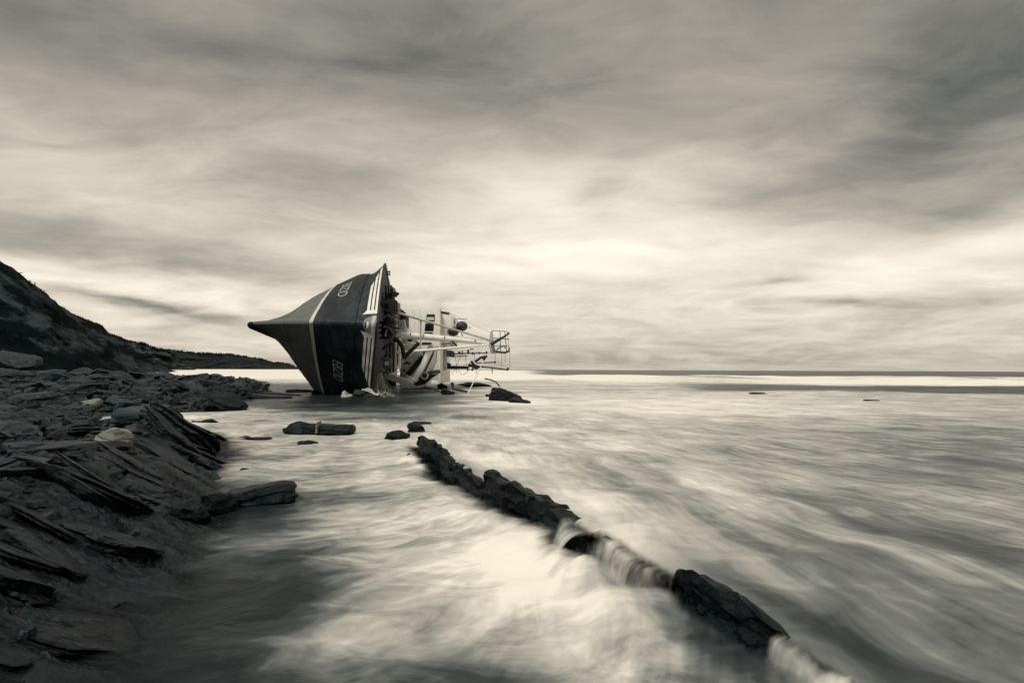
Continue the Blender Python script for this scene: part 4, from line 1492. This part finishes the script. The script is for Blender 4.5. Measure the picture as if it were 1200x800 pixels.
emb = stem_patch('bow_emblem', lambda y: (0.992 - 0.090 * math.sqrt(max(0.0, 1 - (y / 0.5) ** 2)) - 0.002, 0.992), M['emblem'], 0.035)
stem_patch('emblem_band', lambda y: (0.992 - min(0.032, 0.088 * math.sqrt(max(0.0, 1 - (y / 0.5) ** 2))), 0.990 - 0.012 * math.exp(-(y / 0.22) ** 2)), M['emblem_pale'], 0.045)
stem_patch('emblem_mark', lambda y: (0.925, 0.925 + 0.014 * (1 if abs(y + 0.05) < 0.13 else 0.001)), M['white_clean'], 0.046)
stem_patch('emblem_mark', lambda y: (0.916, 0.916 + 0.008 * (1 if abs(y + 0.05) < 0.14 else 0.001)), M['strake'], 0.046)


def lettering(word, l_start, l_end, z0, z1, side):
    """painted name following the plating; reads from l_start to l_end with its top towards the deck"""
    cu = bpy.data.curves.new('name_lettering', 'FONT')
    cu.body = word
    cu.shear = 0.25
    cu.offset = -0.004
    tmp = bpy.data.objects.new('tmp_text', cu)
    COL.objects.link(tmp)
    me = bpy.data.meshes.new_from_object(tmp)
    bpy.data.objects.remove(tmp)
    bm = bmesh.new()
    bm.from_mesh(me)
    bmesh.ops.subdivide_edges(bm, edges=[e for e in bm.edges if e.calc_length() > 0.2], cuts=3)
    bmesh.ops.triangulate(bm, faces=bm.faces[:])
    co = np.array([v.co[:] for v in bm.verts])
    x = (co[:, 0] - co[:, 0].min()) / np.ptp(co[:, 0])
    y = (co[:, 1] - co[:, 1].min()) / np.ptp(co[:, 1])
    P = hull_w(l_start + (l_end - l_start) * x, z0 + (z1 - z0) * y, side, 0.02)
    for v, p in zip(bm.verts, P - SO):
        v.co = p
    bm.to_mesh(me)
    bm.free()
    me.materials.clear()
    me.materials.append(M['letter'])
    me.name = 'name_lettering'
    o = bpy.data.objects.new('name_lettering', me)
    COL.objects.link(o)
    o.parent = hull
    return o


lettering('EBZID', 3.45, 1.80, 0.640, 0.722, 1.0)
lettering('EBZID', 1.62, 2.74, 0.672, 0.756, -1.0)

# keel bar with rounded nose, cap rail along the bulwark, deck
kl = np.concatenate([np.linspace(-0.30, 0.3, 9), np.linspace(0.6, 17, 30)])
mb = MB()
rings = []
for l_ in kl:
    c = HO + (HRAKE + l_) * EL - (HD + 0.04) * EZ - 0.10 * EB
    hb = 0.20 * (min(1, (l_ + 0.32) / 0.3)) ** 0.5
    dd = 0.20 * (min(1, (l_ + 0.32) / 0.4)) ** 0.5
    rings.append([c + EB * hb * math.cos(a) + EZ * dd * math.sin(a) for a in np.linspace(0, 2 * math.pi, 13)[:-1]])
n = 12
mb.add([q for R in rings for q in R], [(i * n + k, i * n + (k + 1) % n, (i + 1) * n + (k + 1) % n, (i + 1) * n + k) for i in range(len(kl) - 1) for k in range(n)] + [tuple(range(n))[::-1]])
mb.build('keel_bar', M['strake'], ship)
for side in (1.0, -1.0):
    ls = np.concatenate([np.linspace(0, 3, 22), np.linspace(3.3, 18, 40)])
    P = hull_w(ls, np.ones_like(ls), side)
    mb = MB().tube(list(P), 0.075, 8)
    mb.build('cap_rail', M['steel_dark'], ship)
ls = np.concatenate([np.linspace(0.25, 3, 22), np.linspace(3.3, 18.8, 40)])
znd = np.interp(ls, [0, 6, 20], [0.80, 0.80, 0.80])
Pu = hull_w(ls, znd, 1.0) - EB * 0.05
Pl = hull_w(ls, znd, -1.0) + EB * 0.05
V = np.stack([Pu + (Pl - Pu) * q for q in np.linspace(0, 1, 9)], 1)
part_np('deck', V.reshape(-1, 3), grid_faces(len(ls), 9), M['deck'], ship)
# inner side of the bulwark, with its stays
for side in (1.0, -1.0):
    A, Q = np.meshgrid(np.linspace(0.1, 18, 60), np.linspace(0.80, 0.996, 4), indexing='ij')
    P = hull_w(A, Q, side) - side * EB * 0.07 + EL * 0.05 * (A < 0.3)[..., None]
    ob = part_np('bulwark_lining', P.reshape(-1, 3), grid_faces(60, 4), M['steel_mid'], ship)
    for l_ in np.arange(1.2, 12, 0.9):
        a = hull_w(np.array([l_, l_]), np.array([0.985, 0.80]), side) - side * EB * np.array([[0.06], [0.55]])
        MB().tube([a[0], a[1]], 0.035, 6).build('bulwark_stay', M['steel_mid'], ob)

# ---- superstructure (stands on the deck, so it points along the beach now)
house = MB().boxpx(468, 491, 361, 455, 38.6, 6.5).build('deckhouse', M['white'], ship, 0.10)
MB().boxpx(473, 479, 372, 384, 38.56, 0.04).build('door_panel', M['steel_mid'], house)
MB().boxpx(472, 486, 395, 398, 38.54, 0.06).build('ledge_trim', M['steel_dark'], house)
MB().boxpx(466, 491, 392.5, 393.5, 38.5, 0.1).build('handrail', M['steel_pale'], house)
bridge = MB().prism([(490, 366), (498, 361.5), (513.5, 359.5), (513.0, 446), (489.5, 444)], 37.5, 5.5).build('bridge', M['white'], ship, 0.07)


def window(pts, pane=None, mat='glass', name='bridge_window'):
    f = MB().prism(pts, 37.46, 0.05).build(name, M['steel_dark'], bridge, 0.01)
    if pane:
        MB().prism(pane, 37.43, 0.035).build('pane', M[mat], f)
    return f


window([(500, 368.2), (509.5, 368), (509.3, 376), (499.4, 376.2)], [(500.6, 371.6), (508.6, 371.6), (508.5, 374.9), (500.3, 375)], 'white_clean')
window([(498.4, 378.4), (508.2, 378.6), (508, 387.4), (497.4, 387.4)], [(499.2, 380.6), (507.6, 380.6), (507.4, 386.8), (498.4, 386.8)])
window([(497.2, 389.2), (507, 389.4), (506.8, 392), (496.6, 391.8)], [(498, 389.8), (506.4, 390), (506.2, 391.6), (497.6, 391.4)])
window([(494.6, 400.8), (505.4, 401), (506.8, 407), (504.6, 407.4), (503.8, 403.4), (494, 403.6)])
window([(493.4, 409), (503, 408.6), (502, 416), (491.8, 416)], [(494.2, 410), (502.2, 409.6), (501.4, 415.2), (492.8, 415.2)])
window([(491.5, 420), (500.6, 419.4), (498.6, 427), (490.8, 427)], [(492.2, 421), (499.6, 420.6), (498, 426.2), (491.4, 426.2)])
MB().boxpx(512.2, 513.6, 388, 393.5, 37.3, 0.3).build('bridge_lamp', M['steel_mid'], bridge, 0.02)
MB().boxpx(512.2, 513.6, 378.8, 381, 37.3, 0.3).build('bridge_lamp', M['steel_mid'], bridge, 0.02)
MB().prism([(509.5, 359), (515.5, 360.5), (516, 449), (513, 449), (512.6, 400)], 37.2, 6.0).build('roof_edge', M['white'], bridge, 0.04)
top = MB().prism([(515.5, 363.5), (521, 362), (528, 366), (531.5, 372), (531, 401), (515.8, 402)], 37.9, 3.4).build('monkey_island', M['white'], ship, 0.08)
MB().prism([(517, 364.3), (526.5, 366.3), (526.3, 368.2), (518.4, 367), (517, 366.2)], 37.86, 0.05).build('slot_window', M['glass'], top)
MB().boxpx(515.8, 531.5, 401.4, 407, 38.0, 2.4).build('house_step', M['steel_pale'], top, 0.05)
MB().boxpx(515.8, 519, 404, 449, 37.9, 1.4).build('house_column', M['white'], top, 0.04)
MB().boxpx(520.5, 523.2, 404, 434, 38.2, 0.5).build('house_column', M['steel_pale'], top, 0.03)
MB().boxpx(519.5, 530, 410.5, 417.5, 38.4, 1.2).build('vent_box', M['steel_mid'], top, 0.06)
MB().boxpx(528.5, 532, 412, 418.5, 38.1, 0.5).build('vent_cowl', M['steel_dark'], top, 0.05)

# canisters on the roof
for (u, v, a, b_) in ((541.2, 382.2, 7.0, 5.9), (531.2, 388.6, 6.6, 5.2)):
    c = at(u, v, 37.5)
    k = 37.5 / 600
    can = MB().ball(c, a * k, 0.5, b_ * k, 20, 12).build('life_raft', M['raft'], ship)
    MB().ring(c, b_ * k * 1.01, 0.022, 'x').build('strap', M['strake'], can)
    MB().boxpx(u - a - 1.2, u - a + 1.5, v - 3.2, v + 3.2, 37.4, 0.3).build('cradle', M['steel_pale'], can, 0.03)
fr = MB()
for pts in (((526, 373), (528.5, 381), (526, 390)), ((528, 370.5), (532.5, 376), (531, 381)), ((532, 373), (534, 379)), ((527, 380), (534, 383))):
    fr.tube([at(u, v, 38.2) for u, v in pts], 0.06, 7)
fr.build('roof_frame', M['steel_pale'], ship)
MB().boxpx(526.6, 529, 369.2, 373.4, 38.2, 0.25).build('search_lamp', M['steel_dark'], ship, 0.06)
for (a, b_) in (((501, 364.3), (510.5, 364.8)), ((530, 373.2), (547.5, 373.8))):
    MB().tube([at(*a, 38.4), at(*b_, 38.4)], 0.035, 6).build('whip_antenna', M['steel_pale'], ship)
MB().ball(at(550.2, 383.8, 38.4), 0.06, 0.06, 0.06).build('masthead_light', M['steel_mid'], ship)
MB().tube([at(541, 388, 38.4), at(541, 391.5, 38.4), at(542.5, 394, 38.4)], 0.03, 6).build('cable', M['steel_dark'], ship)

# ---- mast with its two stays and crow's nest
mast = MB().tube([at(460.5, 391.6, 32.4), at(500, 394.6, 32.4), at(540, 398.2, 32.4), at(575.5, 402.2, 32.4)], 0.24, 16, 0.155).build('mast', M['white'], ship)
MB().tube([at(449, 361.3, 31.6), at(500, 376.5, 31.9), at(576, 399.0, 32.3)], 0.085, 10, 0.05).build('mast_stay', M['steel_pale'], mast)
MB().tube([at(446, 414.6, 31.6), at(500, 410.2, 31.9), at(575, 403.6, 32.3)], 0.095, 10, 0.06).build('mast_stay', M['white'], mast)
MB().tube([at(493.3, 374.8, 31.95), at(492.2, 411, 31.95)], 0.06, 8).build('cross_strut', M['steel_pale'], mast)
MB().tube([at(529, 398.2, 32.3), at(535.5, 405.5, 32.3)], 0.055, 8).build('derrick_stub', M['steel_dark'], mast)
for u, v in ((480, 391.2), (520, 395), (556, 398.8)):
    MB().boxpx(u, u + 1.6, v - 0.9, v + 0.6, 32.15, 0.1).build('mast_lug', M['steel_mid'], mast, 0.01)
MB().tube([at(461, 389.2, 32.3), at(468, 387.5, 32.4), at(476, 389.5, 32.4)], 0.10, 8).build('mast_foot', M['steel_pale'], mast)
MB().prism([(574.5, 388.5), (577.2, 387), (578.2, 401), (580.5, 410), (578.4, 414.4), (575.2, 413.5), (572.8, 405), (573.2, 401)], 32.2, 0.5).build('masthead_plate', M['steel_pale'], mast, 0.03)
nest = MB()
Yn = 32.2
for dy in (0, 0.9):
    Y_ = Yn + dy
    for seg in (((577, 387.2), (594.5, 388.2), (597, 412.3), (578.5, 413.6)), ((586, 387.6), (586.6, 413)), ((577.4, 396), (597, 397.4)), ((591.5, 388), (593.8, 412.6)), ((578, 405), (596.6, 405))):
        nest.tube([at(u, v, Y_) for u, v in seg], 0.024, 6)
for u, v in ((577, 387.2), (594.5, 388.2), (597, 412.3), (578.5, 413.6), (586, 387.6), (596, 397.3)):
    nest.tube([at(u, v, Yn), at(u, v, Yn + 0.9)], 0.024, 6)
nest.build('crows_nest', M['steel_mid'], mast)
MB().tube([at(575, 403.4, 32.0), at(583, 398.8, 32.0), at(590, 395, 32.0), at(595.6, 390.8, 32.0)], 0.13, 8, 0.05).build('yard_arm', M['steel_dark'], mast)
MB().ball(at(596, 390.6, 32.0), 0.075, 0.075, 0.075).build('yard_lamp', M['steel_dark'], mast)
MB().tube([at(580, 411.4, 32.0), at(586, 412.6, 32.0), at(592.5, 413, 32.0), at(596.5, 411, 32.0), at(596.8, 407.5, 32.0)], 0.07, 8).build('nest_bumper', M['steel_dark'], mast)
MB().tube([at(582, 412, 32.0), at(583, 408.5, 32.0), at(590, 405, 32.0), at(593.5, 408.5, 32.0)], 0.045, 7).build('nest_hoop', M['steel_mid'], mast)
for u0, v0, v1, sag in ((580.2, 414, 428, 0.3), (588.2, 413.4, 430, -0.3), (592.0, 413.4, 424, 0.0), (597.2, 412.5, 432, 0.2)):
    MB().tube([at(u0, v0, 32.4), at(u0 + sag, (v0 + v1) / 2, 32.4), at(u0, v1, 32.4)], 0.011, 5).build('hanging_wire', M['steel_mid'], mast)
# rigging wires from the masthead back to the vessel
for a, b_ in (((576, 390), (515, 360)), ((575, 412), (517, 440))):
    MB().tube([at(*a, 32.4), at((a[0] + b_[0]) / 2, (a[1] + b_[1]) / 2 + 1.2, 34), at(*b_, 36.5 if b_[0] > 500 else 31.5)], 0.008, 5).build('rigging_wire', M['steel_dark'], mast)

# ---- after mast with aerials, low over the water
am = MB().tube([at(517, 430.2, 40), at(549, 430.6, 40)], 0.15, 10, 0.11).build('after_mast', M['steel_dark'], ship)
for pts, r_ in ((((519, 427.6), (523, 425.6), (528, 427.8), (526, 430)), 0.13), (((548, 430), (556, 427.2), (562, 429.4), (575, 430.6), (588, 432.2), (595, 433.4)), 0.06),
                (((594.6, 434), (595.4, 430.6)), 0.09), (((558, 425.4), (580, 424.2)), 0.045), (((579.8, 425.6), (580.2, 423.2)), 0.07), (((552, 423), (556, 428), (553, 434)), 0.11), (((549, 427), (560, 431)), 0.12), (((556, 432), (566, 429)), 0.07), (((547.5, 429), (548.4, 434)), 0.07), (((576.6, 429.5), (576.8, 437)), 0.035), (((557, 424), (563, 419), (568.5, 417.6)), 0.10)):
    MB().tube([at(u, v, 39.8) for u, v in pts], r_, 7).build('aerial', M['steel_dark'], am)
MB().tube([at(527, 414.8, 39.4), at(545, 414, 39.4), at(571, 413.4, 39.4)], 0.055, 8).build('aerial', M['steel_mid'], am)
MB().tube([at(527, 417.6, 39.4), at(548, 417, 39.4)], 0.04, 8).build('aerial', M['steel_mid'], am)
for u, v, w, h in ((538, 412.4, 2.4, 3.4), (548.5, 411, 2.2, 5), (554, 413, 1.8, 3), (561.5, 412.5, 1.4, 2.6), (570.2, 411.8, 1.6, 3.4), (552.5, 408, 4.5, 1.2), (541.5, 412, 1.2, 5.2)):
    MB().boxpx(u - w / 2, u + w / 2, v - h / 2 + 1, v + h / 2 + 1, 39.3, 0.2).build('aerial_fitting', M['steel_dark'], am, 0.02)
for k, (a, b_, c_) in enumerate((((533, 415), (534.5, 424), (535, 437)), ((535, 430), (531.5, 436), (529, 439)), ((535, 430), (538.5, 436), (541, 438.5)), ((546, 414), (545.4, 422), (547, 430)), ((556, 414), (556.4, 420), (556, 426)), ((540, 415), (537, 424), (533.5, 432)), ((551, 432), (546, 437), (542, 439)), ((560, 431), (558, 435), (558.5, 438)))):
    MB().tube([at(*a, 39.5), at(*b_, 39.5), at(*c_, 39.5)], 0.016, 5).build('slack_cable', M['steel_dark'], am)

# ---- gear on the foredeck
bo = MB().boxpx(452.5, 453.4, 316.5, 323.6, 31.2, 0.4).build('bollard', M['steel_dark'], ship, 0.02)
for v in (318.6, 321.6):
    MB().tube([at(452.5, v, 31.4), at(457, v, 31.4)], 0.045, 10).build('bitt', M['steel_dark'], bo)
    MB().tube([at(456.4, v, 31.4), at(457.2, v, 31.4)], 0.075, 10).build('bitt_cap', M['steel_dark'], bo)
vt = MB().prism([(450.5, 333.6), (456.5, 333), (460, 336), (462.3, 346), (450.5, 347)], 31.6, 0.9).build('ventilator', M['steel_mid'], ship, 0.08)
for u in (453.2, 456.4, 459):
    MB().tube([at(u, 334.2, 31.56), at(u + 0.8, 346, 31.56)], 0.03, 6).build('rib', M['steel_pale'], vt)
MB().prism([(450.5, 344.6), (459, 342.4), (462, 341.2), (467.2, 342.6), (464.5, 346), (459, 347.4), (451, 350)], 31.2, 0.4).build('anchor', M['steel_dark'], ship, 0.05)
MB().tube([at(459, 338, 31.2), at(460, 344, 31.2), at(458.5, 351, 31.2)], 0.08, 8).build('anchor_shank', M['steel_dark'], ship)
wh = MB().boxpx(449.5, 463, 351.5, 371, 31.2, 1.6).build('windlass', M['steel_mid'], ship, 0.10)
MB().boxpx(450.5, 455.5, 355.4, 361, 31.14, 0.1).build('windlass_panel', M['strake'], wh, 0.02)
MB().tube([at(457, 366, 31.0), at(457, 376, 31.0)], 0.32, 16).build('chain_drum', M['steel_dark'], wh)
MB().ring(at(457, 366, 31.0), 0.38, 0.05, 'z').build('drum_flange', M['steel_dark'], wh)
MB().ring(at(457, 376, 31.0), 0.38, 0.05, 'z').build('drum_flange', M['steel_dark'], wh)
for dy in (0, 0.8):
    rl = MB()
    rl.tube([at(449, 351.0, 31 + dy), at(461, 350.4, 31 + dy), at(465.2, 353, 31 + dy), at(465.6, 367, 31 + dy)], 0.035, 6)
    rl.tube([at(462.4, 351, 31 + dy), at(462.6, 368, 31 + dy)], 0.03, 6)
    rl.tube([at(464.0, 352, 31 + dy), at(464.2, 368, 31 + dy)], 0.03, 6)
    rl.build('guard_rail', M['steel_dark'], ship)
MB().tube([at(465, 359, 33), at(475.5, 367.5, 33)], 0.05, 6).build('ladder_rail', M['steel_dark'], ship)
MB().tube([at(465, 362.4, 33), at(475.5, 368.6, 33)], 0.05, 6).build('ladder_rail', M['steel_dark'], ship)
MB().prism([(464.5, 367.6), (475.8, 369), (475.4, 373.6), (472, 373), (465, 375.5)], 32.8, 0.9).build('awning_plate', M['strake'], ship, 0.03)
net = MB().tube([at(455, 378, 30.2), at(455, 396, 30.2)], 0.40, 20).build('net_drum', M['steel_dark'], ship)
for v in (378, 384, 390, 396):
    MB().ring(at(455, v, 30.2), 0.50, 0.055, 'z').build('net_coil', M['strake'], net)
for pts, r_, m_ in ((((449, 372), (455, 369), (459, 374)), 0.07, 'steel_mid'), (((450, 383), (457, 385), (461, 392)), 0.08, 'steel_mid'), (((449, 400), (458, 397), (466, 388)), 0.08, 'steel_mid'), (((453, 387), (451.5, 394)), 0.05, 'steel_pale'), (((458, 372), (463, 374), (464, 381)), 0.06, 'steel_mid'), (((448, 409), (455, 404), (461, 402)), 0.09, 'steel_dark')):
    MB().tube([at(u, v, 29.7) for u, v in pts], r_, 8).build('deck_pipe', M[m_], ship)
for u0, u1, v0, v1, m_, Y_ in ((463.0, 464.6, 366, 395, 'steel_pale', 32.0), (466.2, 468.0, 374, 390, 'steel_pale', 32.6), (470.2, 472.6, 374, 391, 'white', 33), (474.2, 475.6, 382, 391, 'steel_pale', 33), (467, 476, 379.5, 382, 'steel_mid', 33.2), (466.5, 469, 384, 386.8, 'steel_dark', 32.4),
                               (456.5, 459.0, 398, 437, 'steel_mid', 31.2), (461.6, 464.0, 396, 441, 'steel_pale', 31.6), (466.4, 468.8, 396, 432, 'white', 32.0), (452, 454, 402, 438, 'steel_dark', 30.6), (459, 461.5, 402, 416, 'steel_dark', 31.4), (471.5, 476, 396.4, 401, 'steel_pale', 32.6), (478, 481.5, 396.8, 400, 'steel_dark', 32.8), (484, 488, 397, 401, 'steel_pale', 33)):
    MB().boxpx(u0, u1, v0, v1, Y_, 0.45).build('deck_post', M[m_], ship, 0.03)
MB().prism([(468.5, 376), (474, 374), (475.2, 384), (473, 388), (470.5, 381)], 32.5, 0.3).build('gallows_plate', M['steel_pale'], ship, 0.03)
MB().tube([at(462.5, 397.5, 31), at(467.5, 400, 31), at(471, 406, 31), at(472.6, 413, 31), at(473.6, 419.5, 31)], 0.12, 10).build('fender_hose', M['strake'], ship)
MB().tube([at(473.4, 419.5, 31.1), at(479, 413, 31.1), at(486, 406.5, 31.1), at(491, 401.5, 31.1)], 0.12, 10).build('fender_hose', M['strake'], ship)
MB().boxpx(471.5, 489, 402.6, 405, 32.6, 0.3).build('deck_beam', M['white'], ship, 0.03)
MB().prism([(469, 424), (475, 420.5), (488, 411.5), (493.5, 411), (494.5, 415), (472.5, 441.5), (468.5, 441)], 33.4, 0.6).build('hatch_cover', M['steel_pale'], ship, 0.05)
MB().prism([(475.5, 438), (493.5, 416.5), (496.5, 417.4), (496, 421), (479.5, 440)], 33.2, 0.5).build('hatch_seal', M['strake'], ship, 0.03)
MB().prism([(480.5, 447.5), (486.5, 447.6), (497, 430.5), (508.2, 405.6), (506.5, 402.5), (501.5, 404.6), (499, 411), (493, 426), (483, 442.4)], 32.8, 0.6).build('gallows_arm', M['white'], ship, 0.05)
MB().prism([(491, 442), (495.5, 440.5), (506.5, 417), (508.5, 409), (505.8, 411.5), (497.5, 431)], 33.4, 0.5).build('gallows_arm', M['steel_dark'], ship, 0.04)
MB().prism([(499, 439.4), (503.6, 440), (510.4, 424), (512.2, 405.5), (509.6, 404.2), (506.8, 418)], 34.4, 0.5).build('gallows_arm', M['steel_pale'], ship, 0.05)
MB().ring(at(453.4, 425.5, 29.6), 0.26, 0.06, 'y', sx=0.8).build('rope_reel', M['steel_mid'], ship)
MB().tube([at(453.4, 425.5, 29.5), at(453.6, 425.7, 30.2)], 0.13, 12).build('reel_hub', M['steel_pale'], ship)
MB().prism([(450, 438.4), (460, 440.4), (470, 442.6), (483, 446.6), (482.6, 450.2), (474, 451), (462, 447.4), (451, 443.6)], 31.4, 0.5).build('bulwark_plank', M['steel_pale'], ship, 0.04)
MB().prism([(454, 434.5), (462, 437), (468, 440.6), (456, 439.8)], 31.3, 0.3).build('bulwark_plank', M['white'], ship, 0.03)
MB().prism([(474, 445), (480, 440.8), (486, 445.4), (480, 447.5)], 32.6, 0.3).build('bulwark_plank', M['white'], ship, 0.03)
MB().ball(at(495.5, 440.8, 33.6), 0.34, 0.3, 0.28).build('trawl_block', M['steel_dark'], ship)
MB().ring(at(497.5, 440, 33.2), 0.22, 0.05, 'y').build('block_sheave', M['steel_pale'], ship)
MB().tube([at(499, 440, 34), at(506, 436, 34), at(515, 435.2, 34.4)], 0.13, 8).build('exhaust_pipe', M['steel_mid'], ship)
MB().prism([(484, 449.5), (490, 446), (497, 443), (506, 438.5), (513, 438), (505, 443), (497, 450), (488, 452)], 34.2, 0.6).build('crushed_rail', M['steel_dark'], ship, 0.04)
MB().boxpx(410.4, 413.2, 327.4, 329.4, 32.4, 0.3).build('hull_fairlead', M['steel_dark'], ship, 0.03)

# small fittings, pipes and torn pieces crowding the foredeck
r = np.random.default_rng(55)
for k in range(64):
    u, v = 450 + 27 * r.random() ** 1.2, 366 + 76 * r.random()
    if u > 464 and v < 380:
        continue
    Y_ = 30.4 + (u - 450) * 0.09 + r.random() * 0.8
    m_ = M[('steel_dark', 'steel_mid', 'steel_pale', 'strake', 'white')[int(r.choice(5, p=(0.3, 0.22, 0.2, 0.16, 0.12)))]]
    if k % 3:
        a = r.random() * 6.28
        l_ = 2 + 5 * r.random()
        du, dv = math.cos(a) * l_, math.sin(a) * l_
        MB().tube([at(u, v, Y_), at(u + du * 0.5 + r.normal() * 0.8, v + dv * 0.5 + r.normal() * 0.8, Y_), at(u + du, v + dv, Y_ + 0.2)], 0.02 + 0.06 * r.random() ** 2, 7).build('deck_fitting', m_, ship)
    else:
        w_, h_ = 0.8 + 2.4 * r.random(), 0.8 + 3.2 * r.random()
        MB().boxpx(u, u + w_, v, v + h_, Y_, 0.15 + 0.3 * r.random()).build('deck_fitting', m_, ship, 0.02)

# ------------------------------------------------------------------ wreckage round the ship
r = np.random.default_rng(31)
# crumpled sheet
nu_, nv_ = 60, 22
U_, V_ = np.meshgrid(np.linspace(0, 1, nu_), np.linspace(0, 1, nv_), indexing='ij')
tx = 398 + 44 * U_
ty = 466.5 - 1.0 * U_
P0 = np.array([[at(tx[i, j], ty[i, j], 27.9) for j in range(nv_)] for i in range(nu_)])
ridge_ = 0.30 + 0.26 * fbm(U_ * 3.2, V_ * 1.2, seed=601, oct=3) + 0.10 * fbm(U_ * 9, V_ * 4, seed=603, oct=2)
P0[..., 1] += V_ * 1.0
P0[..., 2] = np.sin(np.clip(V_ * 1.3, 0, 1) * math.pi) * ridge_ * (0.75 + 0.7 * np.exp(-((U_ - 0.1) / 0.14) ** 2)) - 0.02
P0[..., 0] += 0.12 * fbm(U_ * 6, V_ * 3, seed=602, oct=3)
me = mesh_np('crumpled_tarpaulin', (P0 - P0.mean((0, 1)) * np.array([1, 1, 0])).reshape(-1, 3), grid_faces(nu_, nv_))
me.materials.append(M['tarp'])
o = bpy.data.objects.new('crumpled_tarpaulin', me)
COL.objects.link(o)
o.location = Vector(P0.mean((0, 1)) * np.array([1, 1, 0]))
tag(o, 'crumpled pale sheet washed against the lower side of the bow', 'tarpaulin')

mb = MB()
for k in range(46):
    u0, v0 = 446 + r.normal() * 2.0, 436 + r.random() * 16
    u1, v1 = 450 + r.normal() * 11, 463 + r.random() * 6
    Y0 = 28.7 + r.random() * 0.7
    bow = r.normal() * 5
    pts = []
    for q in np.linspace(0, 1, 9):
        pts.append(at(u0 + (u1 - u0) * q ** 1.4 + bow * math.sin(q * math.pi) + r.normal() * 0.5, v0 + (v1 - v0) * q ** 0.8 + r.normal() * 0.5, Y0 - 0.7 * q))
    mb.tube(pts, 0.014 + 0.022 * r.random() ** 2, 6)
mb.build('rope_tangle', M['rope'], None)
tag(bpy.data.objects['rope_tangle'], 'tangle of pale ropes spilling from the bulwark beside the bow', 'rope heap')
p = g(425, 464)
rock('net_heap', 'dark heap of wet net between the pale sheet and the ropes', 'net', (at(428, 466, 27.8)[0], 27.9, 0.02), (1.3, 0.8, 0.62), 621, M['wood'], (0, 8, 20), chops=3, rough=0.14, keep=0.75)
for k, (u, v, w, h, lab) in enumerate(((380, 461, 1.5, 0.35, 'low wet rock under the forefoot of the wreck'), (352, 459, 1.8, 0.3, 'low wet rock left of the forefoot of the wreck'), (330, 463, 2.2, 0.24, 'flat wet rock farther left of the forefoot of the wreck'), (300, 458, 1.2, 0.5, 'rounded dark rock by the shelf edge left of the wreck'), (308, 466, 3.0, 0.3, 'long low reef at the shelf edge left of the wreck'))):
    p = g(u, v)
    rock('wreck_rock', lab, 'rock', (p[0], p[1], 0.02), (w, w * 0.5, h), 640 + k, M['rock_ledge'], (0, 4, 0), chops=7, keep=0.8)

pole = empty('marker_pole', tuple(at(548.2, 461.5, 31.5)))
tag(pole, 'thin white pole with dark float standing slanted in the water under the fallen mast', 'pole')
MB().tube([at(548.2, 461.5, 31.5), at(559, 439, 31.6), at(568.2, 419.6, 31.7)], 0.030, 8).build('shaft', M['white'], pole)
MB().tube([at(566.4, 421.6, 31.7), at(568.2, 419, 31.7), at(571, 416.6, 31.7)], 0.10, 10, 0.06).build('float', M['strake'], pole)

bm_ = MB().tube([at(529.4, 448, 32.5), at(530.5, 451.5, 32.5), at(530.8, 455.5, 32.4), at(537, 456.6, 32.2), at(547.5, 459, 32)], 0.11, 8, 0.06)
tag(bm_.build('driftwood_branch', M['wood']), 'bent dark branch sticking out of the water below the wheelhouse', 'driftwood')
bm_ = MB().tube([at(567.8, 443.4, 36), at(574, 444.6, 36), at(581, 447.2, 36), at(585.4, 452.5, 35.6)], 0.05, 7)
tag(bm_.build('bent_rod', M['wood']), 'thin bent dark rod arching above the flat reef', 'rod')
bm_ = MB().tube([at(497, 453.5, 32), at(505, 454.6, 32), at(515, 458.2, 31.5)], 0.09, 7, 0.03)
tag(bm_.build('driftwood_branch', M['wood']), 'straight dark spar end afloat beside the crushed rail of the wreck', 'driftwood')
